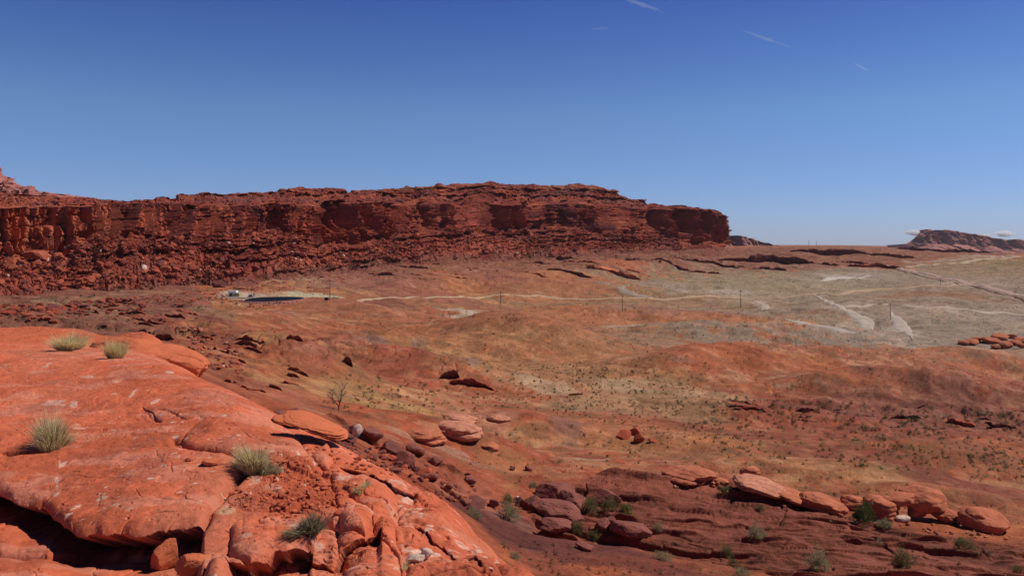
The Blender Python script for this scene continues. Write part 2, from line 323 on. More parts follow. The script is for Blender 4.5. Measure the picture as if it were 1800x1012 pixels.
for p in [
 # far right grey green flats
 (1600, 520, 520, 58, C(.345, .248, .185), .97, 0, .8), (1700, 590, 260, 36, C(.33, .26, .21), .95), (1300, 500, 220, 26, C(.33, .25, .155), .75), (1500, 490, 140, 14, C(.32, .25, .17), .7),
 (1750, 470, 160, 14, C(.29, .215, .135), .8), (1420, 540, 130, 14, C(.32, .235, .16), .7), (1650, 528, 120, 18, C(.33, .155, .085), .9), (1640, 535, 40, 8, ORANGE, .7),
 (1700, 585, 140, 18, C(.30, .215, .155), .8), (1250, 512, 70, 7, WHITE * .8, .75), (1160, 500, 60, 10, GREY * 1.15, .8),
 (1100, 530, 250, 14, SAND * .8, .6), (1000, 515, 100, 14, C(.40, .15, .075), .8), (1150, 555, 160, 12, PURPLE * 1.4, .7),
 (1480, 490, 50, 5, WHITE * .85, .8), (1500, 487, 70, 4, WHITE * .7, .7), (1590, 585, 26, 18, WHITE * .72, .9, .8), (1575, 575, 22, 12, WHITE * .8, .8),
 (1490, 560, 55, 7, GREY * 1.5, .8, .45), (1500, 572, 22, 10, GREY * 1.6, .9), (1400, 580, 110, 10, GREY * 1.25, .8, .2), (1335, 537, 20, 8, GREY * 1.7, .8, .3),
 (1560, 600, 60, 5, GREY * 1.6, .8, .3), (1650, 558, 70, 3, GREY * 1.7, .7, .1), (1480, 548, 40, 3, GREY * 1.7, .8), (1700, 500, 80, 4, GREY * 1.5, .7), (1350, 520, 60, 3, GREY * 1.5, .7), (1450, 505, 90, 2, GREY * 1.5, .6), (1380, 492, 60, 3, GREY * 1.4, .6), (1720, 565, 90, 9, GREY * 1.3, .8), (1800, 590, 90, 14, GREY * 1.15, .8),
 # middle
 (1000, 560, 160, 16, ORANGE, .8), (1250, 568, 200, 10, ORANGE, .8), (1380, 575, 80, 8, SAND * 1.15, .8), (830, 556, 62, 7, C(.60, .44, .33), .95, -.08, .8), (770, 562, 26, 3, C(.56, .38, .27), .8),
 (1100, 603, 30, 4, WHITE, .7), (940, 575, 60, 7, SAND, .7), (1170, 582, 60, 3, WHITE * .8, .6),
 (940, 600, 130, 24, C(.40, .15, .072), .8), (930, 595, 90, 12, C(.42, .125, .06), .7), (1230, 655, 130, 22, C(.43, .11, .048), .9), (1330, 665, 110, 12, C(.44, .115, .05), .8),
 (1120, 610, 90, 18, C(.37, .20, .12), .8), (690, 590, 75, 18, C(.43, .14, .06), .9), (1060, 640, 120, 22, GRASSY * 1.05, .7), (950, 670, 120, 30, GRASSY * 1.1, .75), (1080, 700, 160, 30, C(.42, .24, .13), .75),
 (1240, 700, 90, 12, C(.45, .27, .15), .8), (860, 650, 50, 18, GRASSY, .6), (740, 615, 100, 10, GRASSY, .7), (640, 700, 120, 14, C(.44, .23, .09), .8), (760, 710, 140, 12, GRASSY * 1.1, .8), (600, 660, 26, 26, GRASSY * 1.1, .7, 1.0),
 (630, 600, 36, 8, C(.35, .17, .13), .9), (690, 618, 60, 8, C(.35, .17, .13), .9, .4), (790, 642, 80, 7, C(.34, .20, .15), .85, .4), (545, 655, 40, 8, PURPLE * 1.5, .8), (700, 660, 110, 22, C(.41, .095, .055), .8, .3), (560, 670, 80, 14, C(.41, .11, .055), .7),
 (620, 545, 160, 16, C(.42, .15, .085), .8), (800, 535, 120, 10, PURPLE * 1.5, .8), (650, 500, 130, 20, PURPLE * 1.4, .75), (520, 495, 90, 9, C(.40, .23, .16), .7), (800, 497, 60, 12, ORANGE * 1.05, .8), (770, 515, 60, 4, ORANGE, .7), (870, 490, 90, 16, PURPLE * 1.45, .7),
 (960, 500, 60, 12, C(.50, .185, .09), .8), (1090, 476, 60, 5, C(.50, .14, .07), .95, 0, .8), 
  (1530, 466, 60, 8, C(.34, .085, .05), .9), (1400, 466, 120, 5, PURPLE * 1.2, .7), (1800, 460, 160, 7, OLIVE, .8),
 (1640, 458, 90, 2, WHITE * .8, .8, -.06), (1740, 452, 60, 2, WHITE * .85, .8, -.06),
 (900, 580, 70, 5, C(.54, .33, .2), .8), (1060, 690, 60, 7, C(.5, .31, .19), .7), (950, 690, 50, 8, C(.52, .32, .2), .8), (1130, 580, 80, 4, C(.56, .36, .25), .7), (780, 690, 60, 5, C(.46, .2, .1), .7), (1010, 640, 70, 8, C(.44, .15, .07), .6), (560, 600, 80, 14, C(.40, .105, .06), .7), (720, 565, 90, 8, C(.43, .14, .07), .7),
 # right slope
 (1500, 640, 240, 16, C(.40, .16, .09), .7), (1650, 632, 130, 5, C(.52, .29, .2), .8, .12), (1580, 630, 50, 4, WHITE * .85, .8), (1700, 665, 130, 10, C(.42, .13, .075), .8), (1450, 668, 110, 8, C(.46, .17, .06), .7, .1),
 (1600, 682, 260, 12, RED, .8, .06), (1340, 712, 70, 18, DKRED * 1.15, .95), (1620, 722, 200, 20, PURPLE * 1.15, .95, .06), (1500, 760, 220, 24, C(.36, .085, .045), .9, .05), (1700, 790, 150, 24, C(.42, .13, .05), .8), (1340, 770, 90, 20, C(.36, .13, .07), .7),
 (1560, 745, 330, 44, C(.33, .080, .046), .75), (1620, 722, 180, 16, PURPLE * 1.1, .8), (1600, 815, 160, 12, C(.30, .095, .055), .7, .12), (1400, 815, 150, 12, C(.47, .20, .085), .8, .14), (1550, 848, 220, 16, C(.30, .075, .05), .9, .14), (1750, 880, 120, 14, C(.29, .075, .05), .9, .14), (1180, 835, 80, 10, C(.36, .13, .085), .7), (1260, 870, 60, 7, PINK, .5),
 (1060, 770, 120, 22, C(.47, .17, .08), .8), (1160, 800, 130, 12, C(.45, .17, .075), .7), (880, 735, 40, 10, C(.38, .085, .05), .6), (930, 760, 90, 20, C(.38, .09, .05), .85), (985, 770, 45, 18, C(.34, .15, .11), .8), (800, 740, 90, 12, C(.47, .16, .11), .8), (840, 765, 50, 16, C(.52, .20, .13), .6), (860, 800, 70, 14, C(.46, .155, .085), .7), (900, 840, 90, 14, C(.48, .17, .075), .8),
 (1050, 825, 90, 12, C(.47, .19, .09), .8), (1040, 815, 40, 3, C(.5, .3, .22), .7, -.2), (740, 860, 60, 25, C(.40, .085, .045), .8), (690, 735, 40, 7, PINK, .4),
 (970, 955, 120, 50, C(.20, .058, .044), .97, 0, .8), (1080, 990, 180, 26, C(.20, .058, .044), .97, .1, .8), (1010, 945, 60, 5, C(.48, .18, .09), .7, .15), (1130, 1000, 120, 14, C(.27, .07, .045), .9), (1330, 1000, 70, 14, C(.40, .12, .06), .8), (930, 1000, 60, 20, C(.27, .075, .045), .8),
 # left
 (130, 545, 60, 5, C(.40, .27, .16), .6), (140, 548, 10, 3, WHITE * .9, .8), (300, 530, 90, 12, PURPLE * 1.4, .7), (370, 590, 120, 30, C(.36, .085, .05), .85), (450, 600, 90, 14, PURPLE * 1.3, .6), (330, 640, 140, 40, C(.38, .10, .055), .7), (480, 690, 90, 16, C(.38, .11, .07), .7),
 (470, 548, 70, 6, PURPLE * 1.2, .9), (510, 521, 75, 5, C(.52, .25, .15), .95, 0, .8), (540, 520, 62, 6, C(.60, .50, .34), .97, 0, .85), (455, 523, 50, 4, C(.56, .42, .3), .9, 0, .8), (430, 516, 40, 4, C(.60, .47, .38), .8), (690, 532, 50, 5, PURPLE, .8)]:
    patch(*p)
col = mixc(col, C(.27, .080, .054), slab * .92)
col = mixc(col, PURPLE * 1.1, led * .35 * sstep(-.3, .4, n2))
# pale streaks and crumbs
st = sstep(.62, .85, fbm(Xg / 9, Yg / 3.0, 4, 131) ) * (1 - slab) * sstep(-.2, .4, n3 + n2 * .5); col = mixc(col, WHITE * .85, st * .28 * (1 - sstep(1150, 1300, PXg) * (Yg < 320)))
gr = sstep(.25, .7, fbm(Xg / 2.2, Yg / 1.6, 3, 132)); col = mixc(col, OLIVE * .9, gr * .35 * sstep(0, .5, -n3 + n2 * .4) * (1 - slab))
col *= (1 + .16 * n4 + .12 * n2 + .16 * fbm(Xg / 1.2, Yg / 1.2, 3, 133) + .16 * sstep(160, 60, Yg) * fbm(Xg / .3, Yg / .3, 3, 135) - .22 * sstep(.2, .6, fbm(Xg / 6, Yg / 5, 5, 134)))[..., None]
col = mixc(col, C(.26, .12, .065), .22 * sstep(.10, .32, tex) * (1 - slab) * fr); col = mixc(col, C(.56, .30, .17), .18 * sstep(.15, .35, -tex) * (1 - slab) * fr)
slope = np.gradient(Zg, axis=1) / (np.gradient(Xg, axis=1) + 1e-9)
spk = _h(np.arange(Zg.size).reshape(Zg.shape), np.zeros(Zg.shape), 9) - .5
col *= (1 + .26 * spk + .30 * np.minimum(spk - .30, 0) * 0)[..., None]
col = .80 * np.clip(col, 0, 1) ** np.array([1.0, 1.03, 1.06]) * np.array([1.0, 1.05, 1.04])
V = np.stack([Xg, Yg + DY, Zg], -1)
ground = new_obj('ground', raw_mesh('ground', V.reshape(-1, 3), grid_faces(*Zg.shape), col), [M_ground], kind='structure')
# a quick sampler of the finished ground
def gz(x, Y):
    a = x / Y; i = np.searchsorted(av, a) - 1; j = np.searchsorted(yv, Y) - 1
    i = np.clip(i, 0, len(av) - 2); j = np.clip(j, 0, len(yv) - 2)
    fu = (a - av[i]) / (av[i + 1] - av[i]); fv = (Y - yv[j]) / (yv[j + 1] - yv[j])
    return (Zg[j, i] * (1 - fu) * (1 - fv) + Zg[j, i + 1] * fu * (1 - fv) + Zg[j + 1, i] * (1 - fu) * fv + Zg[j + 1, i + 1] * fu * fv)
def ghit(px, py, y0=26, y1=2500): return hit(px, py, gz, y0, y1)

# ------------------------------------------------------------------ cliffs
def cliff(name, pxs, Yc, rows, counts, nrm, disp, colour, mat, extra=None, smooth=False):
    """rows: list of (py at each column, setback) from the top back edge down to the foot"""
    P = []
    for (py, off) in rows:
        Y = Yc + off; x = (pxs - CX) / F * Yc; P.append(np.stack([x * (Y / Yc), Y, (HY - py) / F * Y], -1))
    R_ = []; T = []
    for k in range(len(rows) - 1):
        t = np.linspace(0, 1, counts[k], endpoint=(k == len(rows) - 2))
        for u in t: R_.append(P[k] * (1 - u) + P[k + 1] * u); T.append(k + u)
    V = np.array(R_); T = np.array(T)[:, None] + 0 * V[..., 0]
    V, c = disp(V, T, P)
    o = new_obj(name, raw_mesh(name, V.reshape(-1, 3), grid_faces(*V.shape[:2], flip=True), c, smooth), [mat], kind='structure')
    return o, V
def blocks(s, h, seed, tmin, tmax, wmin, wmax, lean=.35, hmin=-80, hmax=120):
    r = np.random.default_rng(seed); b = [hmin]
    while b[-1] < hmax: b.append(b[-1] + r.uniform(tmin, tmax))
    b = np.array(b); n = len(b); wid = r.uniform(wmin, wmax, n); off = r.uniform(0, 50, n); lo = r.uniform(-1, 1, n)
    hh = h + .9 * fbm(s / 45, s * 0 + seed, 3, seed) + .35 * vn(s / 7, h / 5, seed + 1)
    L = np.clip(np.searchsorted(b, hh) - 1, 0, n - 2); th = b[L + 1] - b[L]; fl = (hh - b[L]) / th
    c = (s + lean * h + .8 * vn(s / 6, h / 4, seed + 2)) / wid[L] + off[L]
    i = np.floor(c); f = c - i; r1 = _h(i, L, seed + 3); jit = .25 * (r1 - .5)
    es = np.minimum(f, 1 - f) * wid[L]; eh = np.minimum(fl, 1 - fl) * th
    rn = _h(i, L, seed + 4)
    return lo[L], rn, es, eh, L, th
CL = lambda pts: (lambda p: np.interp(p, [a for a, _ in pts], [b for _, b in pts]))
T_ = CL([(-700, 320), (0, 338), (150, 348), (200, 352), (245, 352), (279, 352), (281, 346), (297, 347), (300, 350), (317, 350), (319, 342), (360, 338), (400, 342), (489, 336), (491, 331), (540, 330), (600, 332), (607, 334), (608, 338), (616, 339), (617, 335), (700, 331), (715, 327), (722, 329), (762, 326), (766, 322), (773, 322), (778, 325), (848, 322), (858, 319), (868, 319), (878, 323), (960, 325), (1040, 324), (1060, 330), (1083, 333), (1087, 341), (1110, 351), (1132, 352), (1136, 358), (1200, 362), (1220, 366), (1255, 368), (1266, 372), (1272, 378), (1273, 380)])
C1 = CL([(-700, 345), (0, 366), (150, 362), (200, 356), (300, 358), (400, 361), (600, 359), (700, 360), (850, 356), (1000, 360), (1100, 366), (1200, 368), (1240, 372), (1272, 382)])
C2 = CL([(-700, 450), (0, 452), (120, 446), (165, 412), (300, 406), (450, 404), (560, 424), (640, 424), (700, 408), (850, 394), (1000, 400), (1100, 412), (1150, 410), (1200, 425), (1272, 429)])
TB = CL([(-700, 560), (0, 540), (170, 530), (400, 508), (480, 490), (600, 481), (700, 466), (800, 462), (900, 459), (1000, 452), (1100, 445), (1200, 441), (1272, 436)])
pxs = np.concatenate([np.linspace(-650, -30, 300)[:-1], np.linspace(-30, 1272, 1640), np.linspace(1272.6, 1266, 40), np.linspace(1265, 1150, 30)])
YcF = CL([(-700, 330), (0, 385), (200, 435), (400, 510), (600, 630), (800, 740), (900, 790), (1000, 840), (1200, 950), (1272, 985)])
Yc = YcF(pxs); nb = 70; Yc[-nb:] = np.linspace(986, 1500, nb)
GAPS = [(222, 12, 9), (345, 14, 10), (440, 8, 6), (478, 6, 5), (590, 22, 9), (612, 9, 10), (638, 8, 9), (748, 14, 7), (808, 10, 8), (830, 7, 7), (872, 8, 9), (898, 8, 8), (928, 8, 8), (968, 10, 9), (997, 11, 11), (1040, 9, 7), (1083, 9, 10), (1150, 10, 6), (1205, 17, 30), (1245, 6, 16), (1022, 5, 5), (150, 5, 6), (690, 8, 5)]
GAPS2 = [(575, 20, 8), (600, 9, 7), (632, 10, 8)]
def mesa_disp(V, T, P):
    x, Y, z = V[..., 0], V[..., 1], V[..., 2]; px = CX + F * x / Y
    s0 = np.concatenate([[0], np.cumsum(np.hypot(np.diff(P[2][:, 0]), np.diff(P[2][:, 1])))]); s = s0[None, :] + 0 * x
    h = z - P[2][:, 2][None, :]                                     # height against the cliff top
    tal = sstep(3.0, 3.25, T); upper = 1 - sstep(1.75, 2.0, T); clf = (1 - tal) * (1 - upper)
    slant = .25 + .9 * sstep(420, 480, px) * (1 - sstep(690, 740, px))
    lo, rn, es, eh, L, th = blocks(s, h, 5, 2.2, 7.0, 4.0, 13.0, slant)
    lf = 1 - sstep(150, 175, px); loL, rnL, esL, ehL, _, _ = blocks(s, h, 6, 5.5, 8.5, 6.0, 11.0, .35)
    lo, rn, es, eh = [np.where(lf > .5, q, p_) for p_, q in ((lo, loL), (rn, rnL), (es, esL), (eh, ehL))]
    lo2, rn2, es2, eh2, _, th2 = blocks(s, h, 9, .7, 2.0, 1.6, 5.0)
    d = clf * (3.4 * (rn - .4) + 1.6 * lo - 3.2 * np.exp(-es / .6) - 1.4 * np.exp(-eh / .35) - (1.2 + 1.6 * lf) * np.exp(-es / 1.6) - 1.8 * lf * np.exp(-eh / 1.2))
    d += clf * (.7 * lo2 + .7 * np.where(fbm(s / 50, h / 3.2, 3, 250) > 0, 1, -1)) * (1 - lf) + clf * (1.6 * (rn2 - .5) - .9 * np.exp(-es2 / .35) - .6 * np.exp(-eh2 / .25))
    but = np.abs(fbm(s / 42 + .3 * h / 20, s * 0 + h / 60, 4, 201))
    sw = s / 15 + .9 * vn(s / 40, h * 0, 81) + .22 * vn(s / 20, h / 10, 82) + .10 * (rn - .5); si = np.floor(sw); sf = sw - si
    sw2 = s / 5.5 + .5 * vn(s / 14, h * 0, 83) + .3 * vn(s / 9, h / 6, 84); s2i = np.floor(sw2); s2f = sw2 - s2i
    SW = (5.0 + 13.0 * _h(si, L * 0, 85) ** 1.5) * (.5 - sf) * (1 - .5 * lf) + (1.5 + 4.5 * _h(s2i, np.floor(h / 11), 86)) * (.5 - s2f)
    d += clf * (20 * np.minimum(but, .45) - 4 + SW + 2.5 * (_h(np.floor(s / 17 + .6 * vn(s / 30, h / 14, 77)), L * 0, 91) - .5) + 3.0 * (_h(np.floor(s / 9 + .5 * vn(s / 12, h / 9, 78)), np.floor(h / 9), 92) - .5))
    cj = s / 12 + .5 * vn(s / 30, h / 14, 79); cf_ = cj - np.floor(cj); d -= clf * 6.5 * (_h(np.floor(cj + .5), L * 0, 93) > .35) * np.exp(-np.abs(np.minimum(cf_, 1 - cf_)) * 12 / 1.1)
    d += clf * 1.2 * fbm(s / 9, h / 6, 4, 202)
    for (p, w, dep) in GAPS:
        q = (px + .35 * h * 1.5 * (px < 700) - p) / w
        d -= clf * 2.4 * dep * np.exp(-np.abs(q) ** 3) * sstep(-26, -14, h + 8 * (_h(np.array([p]), np.array([3]), 1)[0] - .5) + 3)
    # terraces of the upper slope
    d += upper * sstep(1.0, 1.06, T) * (3.6 * lo + 1.6 * (rn - .5) - 1.2 * np.exp(-eh / .4) + 1.0 * lo2 + .8 * (rn2 - .5) - .6 * np.exp(-es2 / .35))
    d += upper * (5 * fbm(s / 30, h / 8, 4, 203) + 3.0 * (rn2 - .5) + 2.2 * lo2) * sstep(1.0, 1.1, T)
    # talus: strata outcrops and rubble
    stra = tal * np.maximum(sstep(-.1, .4, fbm(s / 60, h / 7, 3, 204)), .95 * sstep(3.5, 3.25, T + .15 * fbm(s / 20, h * 0, 3, 208))) * (1 - sstep(3.85, 4, T))
    ledge = (1.6 * lo2 + 1.2 * (rn2 - .5) + 2.0 * lo - 1.0 * np.exp(-eh2 / .3))
    d += stra * ledge * 1.7
    V = V.copy(); nx, ny = .77, -.64
    up = np.zeros_like(d)
    for (w, a, sd_) in ((10, 3.6, 301), (4.6, 3.2, 302), (2.3, 2.0, 303)):
        f1, f2, cid, dx, dy = cell(s / w * .9 + .3 * vn(s / w, z / w, sd_), z / w * 1.5 + .3 * vn(s / w, z / w, sd_ + 1), sd_)
        m = tal * (cid > .35) * (1 - .75 * sstep(3.88, 4.0, T)) * (1 - sstep(4.6, 4.9, T)) * sstep(-.5, .2, fbm(s / 50 + sd_, h / 20, 3, 205))
        bk = m * a * ((cid - .3) * sstep(.02, .22, f2 - f1) + .8 * dx * (cid - .6) + .5 * dy * (_h(np.floor(cid * 9999), np.floor(cid * 77), 8) - .5)); up += .35 * bk; d += .75 * bk
    up += tal * (1.5 * fbm(s / 25, h / 10, 4, 206) + .7 * fbm(s / 5, h / 2.5 + Y / 9, 4, 209))
    up += upper * 1.6 * fbm(s / 7, h / 2.5, 5, 207) * sstep(1.0, 1.3, T)
    # thin cap slabs along the rim
    V[..., 0] += nx * d + .25 * up * nx; V[..., 1] += ny * d + .25 * up * ny; V[..., 2] += up
    foot = sstep(4.0, 4.1, T)
    # colour
    c = np.zeros(z.shape + (3,)) + C(.40, .085, .045)
    nA = fbm(s / 22, h / 9, 5, 211); nB = fbm(s / 5, h / 12, 4, 212); nC = fbm(s / 90, h / 40, 3, 213)
    c = mixc(c, C(.48, .125, .06), sstep(0, .6, nA)); c = mixc(c, C(.30, .062, .04), sstep(.1, .7, -nA + .3 * nB))
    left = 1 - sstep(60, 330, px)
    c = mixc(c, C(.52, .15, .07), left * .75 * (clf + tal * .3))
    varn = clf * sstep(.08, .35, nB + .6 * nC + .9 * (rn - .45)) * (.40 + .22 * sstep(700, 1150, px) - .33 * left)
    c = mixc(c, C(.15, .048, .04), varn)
    c = mixc(c, C(.27, .085, .065), upper * sstep(-.2, .5, fbm(s / 40, h / 3.5, 4, 214)) * .8)
    c = mixc(c, C(.40, .19, .10), upper * sstep(.1, .5, fbm(s / 50, h / 5, 4, 215)) * sstep(1.5, 1.1, T) * .6)
    c = mixc(c, C(.25, .075, .06), tal * sstep(.15, .6, fbm(s / 30, h / 6, 4, 216)) * .7)
    c = mixc(c, C(.42, .17, .09), tal * sstep(.2, .6, fbm(s / 26, h / 12, 4, 217)) * sstep(3.4, 3.9, T) * .6)
    c = mixc(c, C(.30, .115, .07), sstep(3.7, 3.98, T + .15 * nA) * .85)
    gm = sstep(3.8, 4.05, T); c = mixc(c, C(.26, .12, .065), gm * .8 * sstep(-.1, .35, fbm(s / 14, Y / 10, 5, 218))); c = mixc(c, PURPLE * 1.2, gm * .7 * sstep(.05, .4, fbm(s / 30, Y / 16, 4, 219)))
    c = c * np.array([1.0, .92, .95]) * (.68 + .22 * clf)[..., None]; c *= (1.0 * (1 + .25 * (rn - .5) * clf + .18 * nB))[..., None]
    nz = V[..., 2]
    return V, c
_C1, _C2 = C1, C2
C1 = lambda p: _C1(p) + (2.2 * np.round(1.5 * fbm(p / 40, p * 0 + 1, 3, 242)) / 1.5 + 1.6 * fbm(p / 11, p * 0, 3, 243)) * sstep(1272, 1240, p)
C2 = lambda p: _C2(p) + 7 * fbm(p / 30, p * 0, 3, 244) * sstep(1272, 1240, p)
_T0 = T_
def T_(p): return _T0(p) + (1.6 * np.round(1.3 * fbm(p / 26, p * 0 + 3, 3, 240)) / 1.3 + 1.1 * fbm(p / 7, p * 0, 3, 241)) * sstep(1272, 1240, p)
rows = [(T_(pxs), 260 + 0 * pxs), (T_(pxs), 85 + 0 * pxs), (C1(pxs), 3 + 0 * pxs), (C2(pxs), -6 + 0 * pxs), (TB(pxs), -70 + 35 * sstep(900, 1272, pxs)), (TB(pxs) + 25, -95 + 35 * sstep(900, 1272, pxs))]
_m = (sstep(1272, 1180, pxs)); rows[2] = (rows[2][0] + 3.5 * fbm(pxs / 55, pxs * 0, 3, 261) * _m, 3 + _m * (6 + 16 * fbm(pxs / 38, pxs * 0, 3, 262))); rows[3] = (rows[3][0], -6 - _m * (6 + 14 * fbm(pxs / 45, pxs * 0, 3, 263) + 10 * sstep(380, 480, pxs) * sstep(760, 700, pxs)))
rows[1] = (rows[1][0], 85 - 55 * sstep(1040, 1260, pxs)); rows[0] = (rows[0][0], 260 - 150 * sstep(1040, 1260, pxs))
print('mesa')
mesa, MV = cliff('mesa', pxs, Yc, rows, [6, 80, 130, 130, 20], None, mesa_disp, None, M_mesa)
mesa['label'] = 'long red layered sandstone mesa with blocky cliffs and rubble slope'

def far_disp(scale, seed, ctop, cbot, blue):
    def f(V, T, P):
        x, Y, z = V[..., 0], V[..., 1], V[..., 2]; s = x * 1.0; h = z
        n = fbm(s / (60 * scale), h / (160 * scale), 5, seed); r = np.abs(fbm(s / (60 * scale), h / (400 * scale), 4, seed + 1))
        low = sstep(.95, 1.05, T)
        V = V.copy(); V[..., 1] -= low * (150 * scale * (np.minimum(r, .5) * 1.6 - .5) + 60 * scale * n + 16 * scale * fbm(s / (12 * scale), h / (12 * scale), 4, seed + 11)); V[..., 0] += low * 30 * scale * n
        V[..., 2] += low * (1 - sstep(1.1, 1.6, T)) * 4 * scale * fbm(s / (14 * scale), h * 0, 4, seed + 3) * sstep(1.0, 1.1, T)
        c = np.zeros(z.shape + (3,)) + ctop
        c = mixc(c, cbot, sstep(1.3, 2.4, T + .5 * n)); V[..., 0] += low * 9 * scale * fbm(s / (9 * scale), h / (30 * scale), 3, seed + 8); c = mixc(c, ctop * .6, sstep(.1, .6, fbm(s / (18 * scale), h / (60 * scale), 4, seed + 5)) * .6)
        return V, c
    return f
def far_mesa(name, label, top, foot, Yd, scale, seed, c1, c2, depth):
    lo, hi = top[0][0], top[-1][0]; p = np.linspace(lo, hi, 620); t = CL(top)(p) + .9 * fbm(p / 6, p * 0, 4, seed); b = 0 * p + foot
    rr = np.random.default_rng(seed); mid = t + (b - t) * .5
    rows = [(t + 1.5, depth + 0 * p), (t, 0 * p), (mid, -.02 * Yd + 0 * p), (b, -.10 * Yd + 0 * p)]
    o, _ = cliff(name, p, 0 * p + Yd, rows, [6, 50, 50], None, far_disp(scale, seed, c1, c2, 0), None, M_far)
    o['label'] = label
    return o
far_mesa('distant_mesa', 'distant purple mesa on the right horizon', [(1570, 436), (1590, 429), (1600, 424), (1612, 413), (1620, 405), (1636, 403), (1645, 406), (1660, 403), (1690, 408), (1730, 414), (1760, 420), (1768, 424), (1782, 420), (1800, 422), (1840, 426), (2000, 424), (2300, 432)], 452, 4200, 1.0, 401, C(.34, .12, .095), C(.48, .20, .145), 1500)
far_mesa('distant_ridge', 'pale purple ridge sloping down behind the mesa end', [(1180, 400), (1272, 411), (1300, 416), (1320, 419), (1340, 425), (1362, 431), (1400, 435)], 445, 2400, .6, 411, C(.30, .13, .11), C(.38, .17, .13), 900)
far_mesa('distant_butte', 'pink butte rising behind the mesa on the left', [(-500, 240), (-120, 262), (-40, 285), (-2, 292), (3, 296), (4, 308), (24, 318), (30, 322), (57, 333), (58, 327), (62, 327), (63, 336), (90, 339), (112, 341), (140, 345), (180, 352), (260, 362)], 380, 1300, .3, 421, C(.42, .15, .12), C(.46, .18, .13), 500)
# ------------------------------------------------------------------ foreground dome
print('dome')
FT = {
 -500: [(1500, 4.6), (1012, 9.5), (900, 12), (800, 15), (700, 19), (620, 25), (600, 27.5), (590, 29), (575, 34), (566, 37)],
 0:    [(1500, 4.6), (1012, 9.7), (947, 11.1), (880, 12.4), (790, 14.8), (700, 18.6), (640, 22.5), (612, 25.2), (606, 27), (592, 30), (576, 34), (574, 35.5)],
 180:  [(1500, 4.4), (1012, 9.3), (940, 10.8), (880, 12.1), (785, 14.6), (700, 18.1), (650, 21.2), (625, 23.6), (617, 25.6), (612, 27.5), (592, 32), (586, 34)],
 300:  [(1500, 4.3), (1012, 9.0), (930, 10.6), (880, 11.8), (780, 14.4), (700, 17.5), (660, 19.8), (643, 21.4), (640, 23.5), (645, 26), (625, 29), (616, 30.5), (618, 32)],
 400:  [(1500, 4.2), (1012, 8.8), (960, 9.8), (880, 11.6), (790, 14.0), (720, 16.4), (695, 17.8), (683, 19.2), (690, 21), (710, 26)],
 500:  [(1500, 4.1), (1012, 8.7), (950, 9.9), (880, 11.6), (820, 13.3), (770, 15.0), (748, 16.2), (742, 17.5), (755, 19.5), (790, 25)],
 600:  [(1500, 4.0), (1012, 8.6), (950, 9.9), (880, 11.7), (830, 13.2), (800, 14.4), (786, 15.4), (784, 16.4), (800, 18), (840, 23)],
 700:  [(1500, 4.0), (1012, 8.7), (950, 10.0), (890, 11.6), (860, 12.6), (842, 13.6), (836, 14.4), (845, 15.6), (900, 20)],
 800:  [(1500, 4.0), (1012, 8.9), (960, 9.9), (920, 10.9), (900, 11.7), (893, 12.4), (902, 13.4), (960, 17)],
 900:  [(1600, 3.8), (1060, 8.1), (1010, 8.9), (985, 9.7), (978, 10.3), (990, 11), (1060, 14.5)],
 1000: [(1900, 3.4), (1160, 7.0), (1090, 8.0), (1060, 8.8), (1070, 9.4), (1150, 12)],
 1150: [(2300, 3.2), (1500, 5.4), (1300, 6.6), (1280, 7.4), (1400, 9.5)],
}
_LF = np.linspace(math.log(3), math.log(60), 500); _fp = np.array(list(FT.keys()), float); ft = []
for px, L in FT.items():
    ly = [math.log(Y) for _, Y in L]; z = [(HY - py) / F * Y for py, Y in L]
    zz = np.interp(_LF, ly, z); Yl = L[-1][1]; far = np.exp(_LF) > Yl
    zz[far] = z[-1] - (np.exp(_LF[far]) - Yl) * (1.0 if px > 250 else .8)
    ft.append(zz)
ft = np.array(ft); _PF = np.arange(-600, 1201, 10.0)
def cinterp(xq, xs, ys):
    m = np.gradient(ys, xs, axis=0); i = np.clip(np.searchsorted(xs, xq) - 1, 0, len(xs) - 2)
    h = (xs[i + 1] - xs[i]); t = ((xq - xs[i]) / h); t = np.clip(t, 0, 1)[:, None]; h = h[:, None]
    return ((2*t**3-3*t**2+1)*ys[i] + (t**3-2*t**2+t)*h*m[i] + (-2*t**3+3*t**2)*ys[i+1] + (t**3-t**2)*h*m[i+1])
_ZF = _smooth(_smooth(cinterp(_PF, _fp, ft), 7, 0), 17, 1)
def fz(x, Y):
    px = np.clip(CX + F * x / Y, _PF[0], _PF[-1] - 1e-3); ly = np.clip(np.log(Y), _LF[0], _LF[-1] - 1e-6)
    u = (px - _PF[0]) / 10.0; v = (ly - _LF[0]) / (_LF[1] - _LF[0]); i = u.astype(int); j = v.astype(int); fu = u - i; fv = v - j
    return (_ZF[i, j] * (1 - fu) * (1 - fv) + _ZF[i + 1, j] * fu * (1 - fv) + _ZF[i, j + 1] * (1 - fu) * fv + _ZF[i + 1, j + 1] * fu * fv)
def fhit(px, py): return hit(px, py, fz, 3.2, 45)
fa = np.concatenate([np.linspace(-1.05, -.72, 60)[:-1], np.linspace(-.72, .06, 1500), np.linspace(.06, .18, 40)[1:]])
fy = np.concatenate([np.linspace(3.3, 8.2, 60)[:-1], 1 / np.linspace(1 / 8.2, 1 / 30., 1000), np.linspace(30, 42, 150)[1:], np.linspace(42, 58, 30)[1:]])
A, Y = np.meshgrid(fa, fy); X = A * Y; Z = fz(X, Y); Z0 = Z.copy(); px = CX + F * A
DYf = np.zeros_like(Z); wxf = .10 * fbm(X / 1.3, Y / 1.3, 5, 501); wyf = .10 * fbm(X / 1.3, Y / 1.3, 5, 502)
def poly3(pts): return np.array([fhit(a, b)[:2] for a, b in pts])
